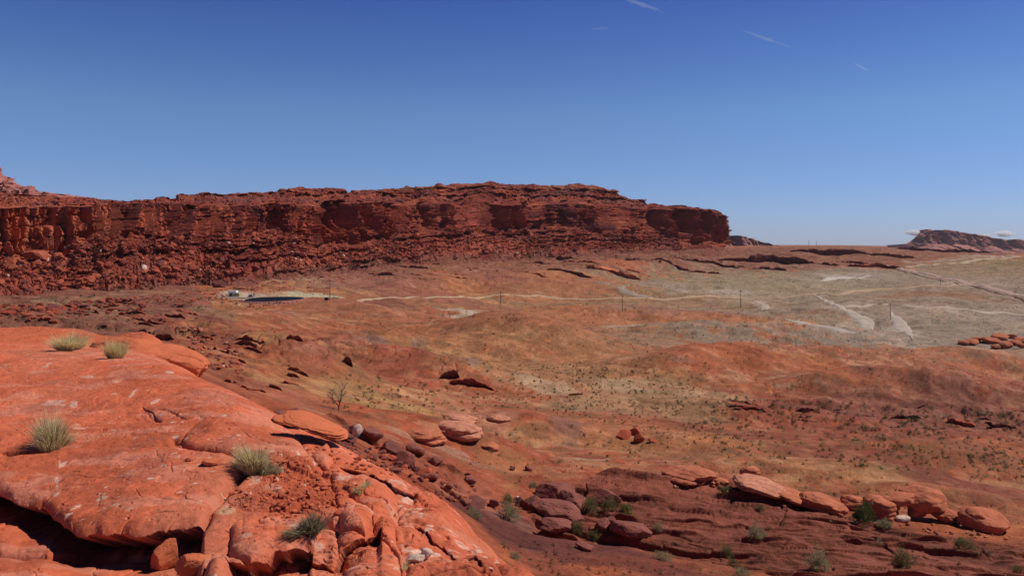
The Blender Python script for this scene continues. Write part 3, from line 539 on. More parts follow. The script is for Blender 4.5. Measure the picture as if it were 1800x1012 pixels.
def pdist(pts, closed=False, w=1.0, pad=1.5):
    """distance to a polyline on the rock, on a window of the grid"""
    P = poly3(pts); ap = P[:, 0] / P[:, 1]; pa = pad / P[:, 1].min()
    i0, i1 = np.searchsorted(fa, [ap.min() - pa, ap.max() + pa]); j0, j1 = np.searchsorted(fy, [P[:, 1].min() - pad, P[:, 1].max() + pad])
    W = np.s_[j0:j1, i0:i1]; xx = X[W] + wxf[W] * w; yy = Y[W] + wyf[W] * w
    d = np.full(xx.shape, 1e9); ins = np.zeros(xx.shape, bool); n = len(P)
    for a in range(n if closed else n - 1):
        x1, y1 = P[a]; x2, y2 = P[(a + 1) % n]
        t = np.clip(((xx - x1) * (x2 - x1) + (yy - y1) * (y2 - y1)) / ((x2 - x1) ** 2 + (y2 - y1) ** 2 + 1e-9), 0, 1)
        d = np.minimum(d, np.hypot(xx - x1 - t * (x2 - x1), yy - y1 - t * (y2 - y1)))
        if closed: ins ^= ((y1 > yy) != (y2 > yy)) & (xx < (x2 - x1) * (yy - y1) / (y2 - y1 + 1e-9) + x1)
    return d, ins, W
def pillow(pts, A_, Rr, groove=.0):
    d, ins, W = pdist(pts, True)
    q = np.clip(d / Rr, 0, 1); h = A_ * np.sqrt(np.clip(1 - (1 - q) ** 2, 0, 1))
    Z[W] += np.where(ins, h, 0.0) - groove * np.exp(-d / .04)
def groove(pts, dep, w=.05, warp=1.0):
    d, _, W = pdist(pts, False, warp, 1.0); Z[W] -= dep * np.exp(-(d / w) ** 1.5) * (.6 + .6 * vn(X[W] / .7, Y[W] / .7, 31))
def lip(pts, drop, back, over, w2, fade=14, wig=.12):
    """overhanging edge: the rock in front (nearer) of the line lies lower and runs in under it"""
    global Z, DYf
    ps = np.array([p[0] for p in pts], float); P = poly3(pts); t0 = np.interp(px, ps, P[:, 1]) + wig * fbm(px / 45, px * 0, 2, int(pts[0][0])+700) + .5 * wig * fbm(X / .6, Y / .6, 4, 9)
    e = sstep(ps[0] - fade, ps[0] + fade, px) * (1 - sstep(ps[-1] - fade, ps[-1] + fade, px))
    f = t0 - Y; m = (f > 0) * e
    Z = Z - m * drop * np.exp(-np.clip(f, 0, 99) / back); DYf = DYf + m * over * np.exp(-np.clip(f, 0, 99) / w2)
    # rounded brow above the lip
    m2 = (f <= 0) * e; Z = Z - m2 * .22 * drop * np.exp(np.clip(f, -9, 0) / .16)
# large creases
pillow([(-200, 815), (-60, 808), (0, 806), (90, 793), (160, 787), (250, 783), (310, 781), (400, 800), (437, 822), (398, 868), (365, 905), (350, 940), (250, 950), (100, 950), (-60, 950), (-300, 950)], .12, .45, .05)
pillow([(318, 770), (360, 735), (440, 745), (520, 775), (540, 800), (470, 830), (420, 808), (360, 795)], .10, .4, .04)
groove([(90, 793), (160, 788), (250, 784), (310, 781)], .06, .06)
groove([(308, 768), (312, 778), (330, 784), (400, 800), (425, 812)], .14, .06)
groove([(430, 826), (405, 855), (380, 885), (352, 925)], .14, .06)
groove([(0, 806), (60, 796), (95, 791)], .22, .10)
groove([(640, 690), (560, 800), (540, 850), (600, 900), (650, 920), (690, 1012)], .02, .10)
groove([(690, 890), (720, 940), (700, 1012)], .03, .06)
groove([(250, 712), (262, 725), (285, 738)], .06, .03); groove([(275, 716), (300, 722), (330, 735)], .05, .025)
groove([(165, 857), (185, 850), (200, 843)], .02, .03); groove([(205, 880), (235, 878), (340, 893)], .02, .03)
# lobes of the right flank
pillow([(655, 925), (720, 880), (790, 905), (850, 960), (880, 1030), (700, 1030), (690, 960)], .10, .35, .03)
pillow([(600, 860), (640, 835), (700, 850), (745, 880), (700, 900), (650, 900)], .07, .3, .02)
pillow([(540, 800), (580, 782), (660, 815), (735, 860), (700, 868), (640, 840), (570, 825)], .08, .3, .03)
pillow([(560, 905), (600, 890), (650, 903), (668, 925), (650, 942), (600, 935), (565, 920)], .14, .3, .03)
pillow([(403, 925), (430, 908), (520, 905), (560, 920), (545, 950), (500, 962), (440, 975), (402, 965)], .12, .25, .02)
pillow([(355, 1005), (372, 985), (400, 988), (405, 1030), (355, 1030)], .12, .2, .04)
#pillow([(-80, 640), (0, 612), (180, 632), (330, 655), (400, 690), (420, 740), (300, 760), (100, 700)], .10, 3.5, 0)
# behind: the low hump with the big slab
#pillow([(188, 618), (200, 600), (240, 590), (290, 594), (330, 618), (350, 640), (330, 655), (250, 645)], .30, 1.4, .05)
lip([(-90, 850), (0, 862), (25, 882), (75, 890), (112, 922), (180, 940), (250, 936), (345, 922)], .62, 1.5, .95, .55, 16)
lip([(399, 966), (440, 977), (504, 965), (545, 952)], .34, .8, .35, .3, 6)
lip([(547, 962), (584, 974), (627, 950), (667, 934)], .24, .6, .25, .3, 6)
lip([(730, 920), (790, 960), (850, 1010)], .07, .4, .05, .2, 6)
lip([(1, 800), (60, 797), (90, 791)], .10, .3, .06, .2, 10)
lip([(250, 712), (265, 722), (282, 738)], .05, .3, .02, .1, 4)
lip([(600, 822), (640, 832), (690, 860), (730, 868)], .10, .4, .12, .2, 6)
# surface relief
Z += .10 * fbm(X / 2.6, Y / 2.6, 4, 511) + .018 * fbm(X / .5, Y / .5, 4, 512)
rub = np.zeros_like(Z)
d, ins, W = pdist([(430, 850), (470, 800), (560, 800), (640, 860), (600, 900), (540, 925), (440, 905), (385, 900), (400, 870)], True); rub[W] = np.where(ins, sstep(0, .5, d), 0)
for (w, a, sd_) in ((.34, .10, 521), (.15, .05, 522), (.07, .022, 523)):
    f1, f2, cid, dx, dy = cell(X / w + .3 * wxf / w, Y / (w * .75), sd_)
    Z += rub * ((cid > .3) * a * (cid - .2) * sstep(.0, .12, f2 - f1) + a * .3 * dx * (cid - .5))
# flakes elsewhere: thin broken plates
f1, f2, cid, dx, dy = cell(X / .55 + wxf * 2, Y / .42 + wyf * 2, 531)
pl = sstep(.15, .35, fbm(X / 1.8, Y / 1.8, 3, 532)) * (cid > .55); Z += pl * .016 * sstep(0, .06, f2 - f1)
n = fbm(X / 1.4, Y / .9, 4, 533); Z -= .02 * sstep(.4, .7, n) * sstep(-.2, .3, px / 900)
# strata lines on steep sides (bottom right blocks)
bl = sstep(390, 430, px) * (1 - sstep(680, 720, px)) * sstep(12.4, 11.6, Y)
Z += bl * .05 * np.round(fbm(X / .9, Y / .35, 3, 541) * 3) / 3
rr_ = sstep(640, 720, px) * sstep(15, 14, Y); Z += rr_ * (.12 * fbm(X / .8, Y / .8, 5, 543) + .02 * fbm(X / .15, Y / .15, 3, 544))
Z += .012 * fbm(X / .16, Y / .14, 4, 545)
bed = (Z0 + .25 * X * .2 + .10 * fbm(X / 2, Y / 2, 3, 546)) / .09; bf = bed - np.floor(bed); Z -= .012 * np.exp(-np.minimum(bf, 1 - bf) / .10) * sstep(.0, .4, fbm(X / 1.6, Y / 1.2, 3, 547))
ck = np.abs(fbm(X / 2.4 + .3, Y / 1.7, 4, 548)); Z -= .045 * np.exp(-ck / .012) * sstep(.1, .3, fbm(X / 3, Y / 3, 3, 549))
pit = fbm(X / .11, Y / .09, 2, 550); Z -= .02 * sstep(.75, 1.0, pit)
# colour
q1 = fbm(X / 2.2, Y / 2.2, 5, 551); q2 = fbm(X / .5, Y / .4, 4, 552); q3 = fbm(X / .16, Y / .16, 3, 553)
DOME = C(.63, .145, .066)
cf = np.zeros(Z.shape + (3,)) + DOME
cf = mixc(cf, C(.57, .165, .088), sstep(0, .6, q1) * .8); cf = mixc(cf, C(.45, .10, .045), sstep(.1, .7, -q1 + .4 * q2) * .7)
cf = mixc(cf, C(.68, .27, .175), .45 * sstep(.15, .5, fbm(X / 1.1 + .4 * Y, Y / .55, 5, 555))); cf = mixc(cf, C(.42, .085, .038), rub * .8); cf = mixc(cf, C(.60, .22, .13), rr_ * .55 * sstep(-.3, .4, q1))
cf = mixc(cf, C(.36, .10, .06), sstep(.3, .7, fbm(X / 1.2, Y / 1.1, 4, 554)) * .35)
hump = sstep(27, 29, Y); cf = mixc(cf, C(.56, .13, .052), hump * .8)
# pale bleached flecks, long and thin, and blotches
fl = fbm(X / .16 + Y * .5, Y / .10, 3, 561); cf = mixc(cf, C(.72, .48, .37), sstep(1.08, 1.2, fl + .25 * sstep(0, .5, fbm(X / 2, Y / 2, 2, 562))) * .85)
fw = fbm(X / .45, Y / .3, 4, 563); cf = mixc(cf, C(.74, .52, .40), sstep(.45, .75, fw * .8 + .35 * q3) * rr_ * .6)
def fpatch(a, b, rx, ry, c, st=.8, rot=0., thr=.0):
    x0, y0, z0 = fhit(a, b); rxm = rx / F * y0; rym = ry * y0 * y0 / (F * abs(z0))
    rxm *= .8; rym *= .8; ext = 2.6 * (rym + abs(rot) * rxm * (rym / ry) * F / y0); i0, i1 = np.searchsorted(fa, [x0 / y0 - 2.6 * rxm / y0, x0 / y0 + 2.6 * rxm / y0]); j0, j1 = np.searchsorted(fy, [y0 - ext, y0 + ext]); W = np.s_[j0:j1, i0:i1]
    dx = X[W] - x0 - (Y[W] - y0) * x0 / y0; dy = Y[W] - y0 + rot * (rym / ry) * F / y0 * dx
    d = np.sqrt((dx / rxm) ** 2 + (dy / rym) ** 2); cf[W] = mixc(cf[W], c, .62 * st * (1 - sstep(.5, 1.1, d + .5 * q2[W] + .5 * q3[W] + thr)))
WP = C(.74, .53, .42)
for p in [(142, 752, 16, 6, WP), (98, 706, 26, 6, WP, .7), (130, 710, 8, 9, WP, .7), (85, 640, 14, 3, WP, .7, -.3), (180, 634, 9, 2, WP), (235, 692, 12, 3, WP, .9, -.5), (200, 695, 10, 2, WP), (300, 655, 9, 2, WP), (155, 664, 14, 3, WP, .6), (205, 672, 8, 2, WP), (105, 816, 3, 14, WP, .8, .8), (112, 818, 14, 4, WP, .8, -.5), (100, 850, 5, 18, WP, .7), (98, 877, 8, 4, WP, .8, -.5), (178, 892, 10, 4, C(.66, .5, .32), .95), (200, 903, 14, 4, C(.66, .45, .3), .8), (230, 910, 24, 4, C(.66, .45, .3), .8), (275, 700, 12, 3, WP, .9, -.5), (448, 842, 22, 14, C(.72, .42, .3), .9), (480, 858, 26, 8, C(.66, .3, .19), .8), (395, 895, 18, 9, C(.7, .48, .27), .8), (730, 972, 26, 9, WP, .9), (790, 960, 14, 8, WP, .9), (755, 930, 14, 7, WP, .95), (690, 830, 12, 6, WP, .9, .9), (700, 823, 12, 6, WP, .8), (625, 990, 10, 5, WP), (600, 845, 14, 5, WP), (655, 907, 9, 7, WP), (730, 862, 14, 3, WP), (745, 885, 12, 3, WP, .9, .3), (430, 950, 18, 6, WP, .7), (520, 935, 30, 5, WP, .8), (560, 945, 14, 5, WP, .7), (620, 905, 10, 3, WP, .6), (740, 905, 4, 14, WP, .7), (790, 1000, 30, 8, WP, .8), (850, 990, 22, 8, WP, .7), (410, 960, 12, 4, C(.6, .35, .25), .9), (600, 790, 16, 3, WP, .8, .5), (520, 770, 8, 14, WP, .5), (830, 950, 18, 5, WP, .6), (280, 990, 26, 5, C(.6, .22, .14), .6)]:
    fpatch(*p)
cf *= (.93 * (1 + .07 * q2 + .06 * q3))[..., None]
V = np.stack([X, Y + DYf, Z], -1)
dome = new_obj('bedrock', raw_mesh('bedrock', V.reshape(-1, 3), grid_faces(*Z.shape), cf), [M_dome], kind='structure')
dome['label'] = 'smooth orange red sandstone dome filling the near left'
FZ = Z; FCOL = cf
def dz(x, Yq):
    x = np.asarray(x, float); Yq = np.asarray(Yq, float)
    a = x / Yq; i = np.clip(np.searchsorted(fa, a) - 1, 0, len(fa) - 2); j = np.clip(np.searchsorted(fy, Yq) - 1, 0, len(fy) - 2)
    fu = (a - fa[i]) / (fa[i + 1] - fa[i]); fv = (Yq - fy[j]) / (fy[j + 1] - fy[j])
    return FZ[j, i] * (1 - fu) * (1 - fv) + FZ[j, i + 1] * fu * (1 - fv) + FZ[j + 1, i] * (1 - fu) * fv + FZ[j + 1, i + 1] * fu * fv
def dhit(px, py): return hit(px, py, dz, 3.4, 40)
# ------------------------------------------------------------------ objects
print('objects')
import bmesh
def tag(o, label, cat, group=None):
    o['label'] = label; o['category'] = cat
    if group: o['group'] = group
    return o
def empty(name, loc, rz=0.0):
    o = bpy.data.objects.new(name, None); scene.collection.objects.link(o); o.location = loc; o.rotation_euler = (0, 0, rz); o.empty_display_size = .2; return o
_ico = {}
def ico(n):
    if n not in _ico:
        bm = bmesh.new(); bmesh.ops.create_icosphere(bm, subdivisions=n, radius=1)
        bm.verts.ensure_lookup_table()
        _ico[n] = (np.array([v.co[:] for v in bm.verts]), np.array([[v.index for v in f.verts] for f in bm.faces])); bm.free()
    return _ico[n]
def n3(P, sc, seed, o=4):
    return (fbm(P[:, 0] * sc + 3, P[:, 1] * sc + P[:, 2] * sc * .37, o, seed) + fbm(P[:, 1] * sc + 9, P[:, 2] * sc - P[:, 0] * sc * .41, o, seed + 7) + fbm(P[:, 2] * sc, P[:, 0] * sc, o, seed + 13)) / 3
def rock_data(seed, kind='round', sub=4, strata=0.0):
    """unit-sized stone (half extents about one)"""
    r = np.random.default_rng(seed); D, Fc = ico(sub); d = D / np.linalg.norm(D, axis=1)[:, None]
    p = {'round': 2.3, 'block': 3.0, 'slab': 3.0, 'shard': 2.4}[kind]
    R_ = (np.abs(d[:, 0]) ** p + np.abs(d[:, 1]) ** p + np.abs(d[:, 2]) ** p) ** (-1 / p)
    ncut = {'round': 7, 'block': 13, 'slab': 9, 'shard': 14}[kind]; lo = {'round': .78, 'block': .62, 'slab': .68, 'shard': .5}[kind]
    k = 18.0 if kind == 'round' else 60.0
    for i in range(ncut):
        nv = r.normal(size=3); nv /= np.linalg.norm(nv); c = r.uniform(lo, 1.0); dn = np.maximum(d @ nv, 1e-3)
        q = c / dn; R_ = -np.log(np.exp(-k * np.minimum(R_, 5)) + np.exp(-k * np.minimum(q, 5))) / k
    V = d * R_[:, None]
    V = V * (1 + (.26 if kind == 'round' else .10) * n3(V, 1.1, seed)[:, None] + (.10 if kind == 'round' else .06) * n3(V, 3.6, seed + 50)[:, None]); cr_ = np.abs(n3(V, 1.3, seed + 60)); V = V * (1 - (.05 if sub > 4 else 0) * np.exp(-cr_ / .02))[:, None]
    if strata:
        h = V[:, 2] * strata + .5 * n3(V, .9, seed + 80, 2); f = h - np.floor(h); g = np.exp(-np.minimum(f, 1 - f) / .09)
        V[:, :2] *= (1 - .09 * g + .05 * (_h(np.floor(h), np.floor(h) * 0, seed) - .5))[:, None]
    return V, Fc
_pool = {}
def rock_mesh(seed, kind, mat, sub=4, strata=0.0, name='boulder'):
    key = (seed, kind, mat.name, sub, strata)
    if key not in _pool:
        V, Fc = rock_data(seed, kind, sub, strata); me = raw_mesh(name, V, Fc, None, kind in ('round',)); me.materials.append(mat); _pool[key] = me
    return _pool[key]
def bmat(name, c, var=.2, vs=1.2, bump=.10):
    return rock_mat(name, [(2.5, .5, bump), (12.0, .4, bump * .3)], .9, var, vs, tuple(c), .1)
B_OR = bmat('orange_stone', C(.45, .14, .072), .28); B_PU = bmat('purple_stone', C(.235, .078, .058)); B_RE = bmat('red_stone', C(.40, .085, .042)); B_PA = bmat('pale_stone', C(.60, .42, .33))
B_DK = bmat('varnished_stone', C(.17, .058, .045)); B_DO = bmat('dome_stone', C(.54, .14, .062), .12, 1.5, .05); B_PK = bmat('pink_stone', C(.50, .20, .12), .35)
T_RE = rock_mat('rubble_stone', [(.6, .6, .5)], .9, .3, .12, (.36, .078, .042), .1)
def put_rock(px, py, w, h, mat=B_RE, kind='round', seed=1, dr=1.0, rz=0.0, tilt=(0, 0), surf=None, name='boulder', sink=.35, strata=0.0, sub=4, label=None, cat='boulder', group=None, dy=0.0):
    """px,py: foot of the stone in the photograph; w,h: its size there"""
    x, Y, z = (surf or ghit)(px, py); hw = w / F * Y / 2; hh = h / F * Y / 2; Y2 = Y + hw * dr * .6 + dy
    o = bpy.data.objects.new(name, rock_mesh(seed, kind, mat, sub, strata)); scene.collection.objects.link(o)
    o.location = (x * Y2 / Y, Y2, z + hh * (1 - sink)); o.scale = (hw * 1.06, hw * 1.06 * dr, hh * (1 + sink) * 1.0); o.rotation_euler = (tilt[0], tilt[1], rz)
    if label: tag(o, label, cat, group)
    return o
print('  rocks')
# the low hump of slickrock behind the dome and its pieces
at = lambda Yd: (lambda px, py: ((px - CX) / F * Yd, Yd, (HY - py) / F * Yd))
put_rock(262, 668, 190, 66, B_DO, 'round', 3, .6, .0, (0, .13), at(27.5), 'boulder', .15, 0, 6, 'long smooth orange slickrock hump behind the dome, beside the airy green grass tuft')
put_rock(322, 668, 66, 38, B_DO, 'block', 5, .8, .3, (0, .2), at(26.5), 'boulder', .15, 0, 5, 'blocky orange boulder at the right end of the slickrock hump behind the dome')
put_rock(318, 628, 60, 16, B_DO, 'slab', 6, .8, .1, (0, .45), at(31), 'rock_slab', .1, 0, 5, 'thin tilted orange slab along the back of the slickrock hump', 'rock slab')
# overhanging slab at the edge of the dome
put_rock(553, 781, 112, 34, B_DO, 'slab', 8, .9, .15, (.05, .30), dhit, 'rock_slab', -.35, 3.0, 5, 'flat orange slab jutting over a dark gap on the right edge of the dome', 'rock slab', dy=.2)
put_rock(505, 750, 50, 14, B_DO, 'slab', 9, .9, .1, (0, .2), dhit, 'rock_slab', -.1, 2.0, 4, 'thin orange plate at the upper left end of the jutting slab', 'rock slab')
# white stone and small pieces on the dome
put_rock(749, 985, 22, 20, B_PA, 'block', 12, .7, .5, (.2, .5), dhit, 'stone', .0, 0, 4, 'white stone standing over a dark notch at the bottom right of the dome', 'stone')
put_rock(730, 988, 32, 12, B_PA, 'slab', 13, .7, .2, (0, -.2), dhit, 'stone', .2, 0, 4, 'flat white stone just left of the standing white stone', 'stone')
put_rock(372, 818, 30, 10, B_DO, 'slab', 14, .8, .0, (0, 0), dhit, 'rock_slab', .1, 0, 4, 'small round red plate lying on the dome left of the leaning grass tuft', 'rock slab')
put_rock(333, 810, 14, 5, B_DO, 'slab', 15, .8, .0, (0, 0), dhit, 'stone', .1, 0, 3, 'tiny red flake left of the small round red plate', 'stone')
put_rock(562, 858, 22, 10, B_RE, 'block', 16, .8, .6, (0, 0), dhit, 'stone', .1, 0, 4, 'red stone topping the patch of broken red fragments', 'stone')
put_rock(596, 908, 20, 9, B_RE, 'slab', 17, .8, .6, (0, 0), dhit, 'stone', .1, 0, 4, 'small dark red stone lying on the round lobe right of the grey shrub', 'stone')
put_rock(290, 1002, 70, 44, B_DO, 'shard', 19, .6, .5, (.3, -.5), dhit, 'rock_slab', .1, 0, 5, 'pointed red slab leaning up at the right end of the dark hollow', 'rock slab')
put_rock(337, 1024, 60, 46, B_DO, 'block', 20, .8, .2, (.1, .1), dhit, 'boulder', .1, 0, 5, 'red block at the bottom edge between the leaning slab and the cracked ledge')
# loose fragments on the dome: many small red pieces
def in_poly(poly):
    P = np.array(poly, float); lo = P.min(0); hi = P.max(0)
    while True:
        q = rng.uniform(lo, hi); ins = False
        for a in range(len(P)):
            x1, y1 = P[a]; x2, y2 = P[(a + 1) % len(P)]
            if (y1 > q[1]) != (y2 > q[1]) and q[0] < (x2 - x1) * (q[1] - y1) / (y2 - y1) + x1: ins = not ins
        if ins: return q
for k in range(170):
    q = in_poly([(430, 850), (470, 805), (560, 800), (640, 860), (600, 900), (540, 925), (440, 905), (385, 900), (400, 870)]) if k < 130 else in_poly([(500, 780), (640, 800), (700, 840), (640, 830), (560, 800)])
    w = rng.uniform(3, 10) * (1.4 if k % 9 == 0 else 1)
    put_rock(q[0], q[1], w, w * rng.uniform(.3, .6), (B_RE, B_DO, B_DO)[k % 3], ('slab', 'block')[k % 2], 20 + k % 7, rng.uniform(.6, 1.1), rng.uniform(0, 3), (0, rng.uniform(-.2, .2)), dhit, 'stone', 0.1, 0, 2, 'small broken red fragment in the rubble patch on the dome', 'stone', 'red fragments scattered on the dome')
# purple boulder jumble along the right foot of the dome
dark = [(655, 770, 34, 22, 'large dark boulder beside the tan stone in the purple jumble'), (622, 762, 26, 18, 'dark block under the tan stone at the top of the jumble'), (690, 800, 34, 26, 'dark purple boulder at the top of the steep pile'), (712, 820, 30, 30, 'tall dark leaning block in the middle of the steep pile'), (728, 800, 32, 20, 'dark slab capping the steep pile'), (735, 832, 22, 14, 'small red block at the foot of the steep pile'),
        (764, 817, 26, 18, 'dark boulder just right of the steep pile'), (826, 851, 22, 13, 'tilted dark oblong boulder alone on the orange slope'), (901, 827, 11, 10, 'left of two small round dark boulders on the orange slope'), (929, 828, 11, 11, 'right of two small round dark boulders on the orange slope'),
        (815, 887, 24, 11, 'left end of the row of dark rounded boulders'), (838, 890, 30, 12, 'long dark boulder at the right end of the row'), (828, 898, 12, 10, 'small dark stone below the row of rounded boulders'), (753, 845, 30, 13, 'long low dark boulder below the steep pile'), (770, 870, 12, 12, 'small dark upright stone beside the edge of the dome'), (790, 880, 14, 10, 'dark stone between the dome edge and the rounded row'), (868, 893, 20, 18, 'reddish boulder above the green bush'), (600, 765, 30, 16, 'dark purple boulder left of the tan stone')]
for k, (a, b, w, h, l) in enumerate(dark): put_rock(a, b, w * 1.15, h * .85, (B_PU, B_PU, B_DK)[k % 3], ('shard', 'block')[k % 2], 30 + k % 9, .9, k * .7, (.2 * (k % 3), .3 * math.sin(k)), label=l)
put_rock(628, 768, 17, 20, B_PA, 'round', 41, .8, .4, (0, .2), label='pale tan rounded stone standing among the dark boulders')
for k in range(230):
    t = rng.random() ** .9; a = 480 + 330 * t + rng.normal() * 11; b = 736 + 125 * t + rng.normal() * (9 + 6 * t)
    w = min(rng.lognormal(2.3, .5), 34) * (1 - .25 * t)
    put_rock(a, b + 4, w, w * rng.uniform(.22, .6), (B_PU, B_PU, B_DK, B_RE)[k % 4], ('shard', 'block', 'slab')[k % 3], 30 + k % 9, rng.uniform(.6, 1.1), rng.uniform(0, 3), (rng.uniform(-.4, .4), rng.uniform(-.4, .4)), sub=3, name='broken_rock', cat='rock', label='dark purple rock in the jumble along the right foot of the dome', group='dark boulders along the foot of the dome')
for k in range(90):
    q = in_poly([(150, 575), (300, 560), (330, 600), (370, 650), (440, 660), (420, 600), (340, 570), (250, 565)]) ; w = rng.uniform(4, 9)
    put_rock(q[0], q[1], w, w * .5, (B_PU, B_PU, B_RE, B_PU, B_PK, B_RE, B_PU)[k % 7], ('block', 'slab')[k % 2], 30 + k % 9, .9, rng.uniform(0, 3), (0, rng.uniform(-.3, .3)), sub=3, label='small flat stone in the broken ground behind the slickrock hump', cat='stone', group='stones behind the slickrock hump')
# pale orange outcrops in the middle
mid = [(745, 775, 70, 24, B_OR, 'smooth orange hump beside the green shrub in the middle ground'), (800, 768, 90, 34, B_PK, 'pink whitish hump with pale swirls, second of the pale outcrops'), (806, 744, 60, 16, B_PK, 'low pale orange outcrop at the top of the pale group'), (878, 741, 38, 13, B_PK, 'pale boulder over a dark gap at the right of the pale group'), (860, 789, 30, 14, B_OR, 'round orange boulder just above a small green shrub, apart from the pale outcrops'),
       (1213, 849, 82, 26, B_OR, 'broad smooth orange hump at the upper edge of the purple outcrop'), (1265, 850, 24, 8, B_OR, 'small orange rock right of the broad orange hump')]
for k, (a, b, w, h, m, l) in enumerate(mid): put_rock(a, b, w * 1.05, h * .62, m, 'round', 50 + k, 1.3, .2, (-.1, .05), sink=.9, sub=5, strata=1.3, label=l)
# the row of orange boulders on the far edge of the purple outcrop
put_rock(1319, 841, 36, 20, B_OR, 'round', 60, .85, 0, (0, .08), sink=.05, strata=2.2, sub=5, label='round balanced orange boulder perched above its dark shadow')
put_rock(1335, 866, 92, 15, B_PK, 'round', 61, 1.3, -.2, (-.1, .22), sink=.7, sub=5, label='orange hump with a bleached white patch below the balanced boulder')
put_rock(1385, 884, 86, 13, B_OR, 'round', 62, 1.3, -.2, (-.1, .22), sink=.7, sub=5, label='low smooth orange hump right of the bleached one')
put_rock(1450, 901, 84, 21, B_OR, 'round', 63, 1.2, -.2, (-.1, .24), sink=.65, strata=1.4, sub=5, label='sloping orange hump left of the dark green juniper')
put_rock(1500, 897, 44, 22, B_OR, 'round', 64, .9, 0, (0, .1), sink=.3, strata=2.0, sub=5, label='shaded orange boulder standing behind the juniper')
put_rock(1548, 915, 64, 32, B_OR, 'round', 65, 1.0, 0, (0, .15), sink=.4, strata=2.6, sub=5, label='banded orange boulder just right of the juniper')
put_rock(1588, 917, 24, 9, B_PA, 'slab', 66, .8, 0, (0, -.1), sink=.2, label='small pale stone between the banded boulder and the biggest boulder')
big = empty('boulder', (0, 0, 0)); x, Y, z = ghit(1655, 925); big.location = (x, Y + 3, z)
tag(big, 'biggest orange boulder, humped with a snout on its left, resting on pale feet', 'boulder')
def piece(name, sx, sz, dx, dz_, seed, kind='round', m=B_OR, tilt=0.0, dyy=0.0, yr=.8):
    V, Fc = rock_data(seed, kind, 5, 0); u = Y / F; V = V * np.array([sx * u, sx * u * yr, sz * u]); c, s = math.cos(tilt), math.sin(tilt)
    V = np.stack([V[:, 0] * c + V[:, 2] * s, V[:, 1], -V[:, 0] * s + V[:, 2] * c], 1) + np.array([dx * u, dyy, dz_ * u])
    me = raw_mesh(name, V, Fc, None, True); me.materials.append(m); return new_obj(name, me, [], big)
piece('boulder_body', 50, 22, 5, 26, 70, tilt=.12); piece('boulder_snout', 34, 11, -42, 30, 71, tilt=-.05, dyy=-.3); piece('boulder_leg', 17, 14, -18, 12, 72, dyy=-.8, m=B_OR); piece('boulder_leg', 30, 13, 28, 6, 73, tilt=.35, dyy=-.9)
piece('pale_foot', 22, 5, 0, -6, 74, m=B_PK, dyy=-1.2); piece('pale_foot', 9, 7, 45, -3, 75, m=B_PA, dyy=-1.4, tilt=.5)
put_rock(1733, 936, 74, 34, B_OR, 'round', 76, 1.0, 0, (0, .12), sink=.4, strata=1.6, sub=5, label='rounded orange boulder at the right end of the boulder row')
for k in range(75):
    a = rng.uniform(1170, 1790); b = np.interp(a, [1170, 1300, 1450, 1600, 1790], [852, 862, 903, 926, 948]) + rng.normal() * 6; w = rng.uniform(3, 10)
    put_rock(a, b, w, w * .55, (B_OR, B_PU, B_PU, B_PK)[k % 4], ('block', 'shard')[k % 2], 20 + k % 7, .9, rng.uniform(0, 3), (0, rng.uniform(-.3, .3)), sub=2, name='stone', label='small stone strewn along the upper edge of the purple outcrop', cat='stone', group='stones along the purple outcrop')
# dark blocks at the left end of the purple outcrop
for k, (a, b, w, h, kd, rz, ti, l) in enumerate([(932, 897, 26, 28, 'shard', .3, .5, 'upright dark slab at the left tip of the purple outcrop'), (916, 892, 16, 20, 'block', .8, .2, 'dark block beside the tan stone at the outcrop tip'), (978, 878, 60, 22, 'slab', .1, -.15, 'long purple slab casting a black shadow near the outcrop tip'), (1010, 894, 56, 24, 'round', .1, .1, 'rounded purple hump right of the black gap'), (975, 912, 76, 26, 'round', .2, .1, 'broad rounded purple hump in front of the outcrop tip'), (975, 938, 56, 20, 'round', .1, .05, 'low purple hump above the strip of orange sand'), (1063, 890, 44, 26, 'block', .4, .1, 'purple block with a dark recess behind the green bushes'),
        (1062, 935, 26, 22, 'block', .5, .2, 'purple block left of the broad rounded boulder'), (1112, 948, 64, 26, 'round', .1, .12, 'broad rounded purple boulder under a black crack'), (1076, 921, 14, 12, 'block', .2, 0, 'small purple block above the broad rounded boulder'), (1030, 968, 30, 10, 'slab', .3, .25, 'thin tilted dark slab lying in the orange sand')]):
    put_rock(a, b, w * 1.15, h * .95, (B_PU, B_DK)[k in (0, 1)], kd if kd == 'shard' else 'block', 80 + k, 1.1, rz * .5, (-.12, ti + .12), sink=.45, sub=5, label=l)
put_rock(909, 884, 13, 12, B_PA, 'block', 90, .8, .3, label='small tan stone at the left tip of the purple outcrop', cat='stone')
# boulders in the red hill ledge, pair of flat heaps on the far right, middle dark stones
for k, (a, b, w, h, l) in enumerate([(1117, 766, 26, 16, 'tilted dark red block topping the small heap in the middle'), (1095, 771, 30, 10, 'flat red slab at the left of the small heap'), (1122, 778, 22, 13, 'dark red block at the bottom of the small heap'), (1148, 778, 16, 6, 'small flat slab at the right of the small heap')]):
    put_rock(a, b, w, h, B_RE, ('block', 'slab')[k % 2], 100 + k, .8, k, (0, .35 * (-1) ** k), sub=4, label=l)
for k, (a, b, w, h) in enumerate([(1697, 607, 22, 8), (1708, 606, 26, 9), (1716, 600, 18, 7), (1744, 604, 32, 10), (1758, 598, 34, 10), (1776, 595, 20, 8), (1752, 614, 20, 8), (1768, 612, 22, 10), (1780, 607, 28, 9), (1797, 612, 20, 8), (1790, 600, 18, 7), (1812, 608, 30, 12)]):
    put_rock(a, b, w, h, B_OR, 'round', 110 + k % 5, .8, k, (0, .15 * (-1) ** k), sub=4, sink=.1, label='flattened orange boulder in the pile at the far right', group='flat orange boulders piled at the far right')
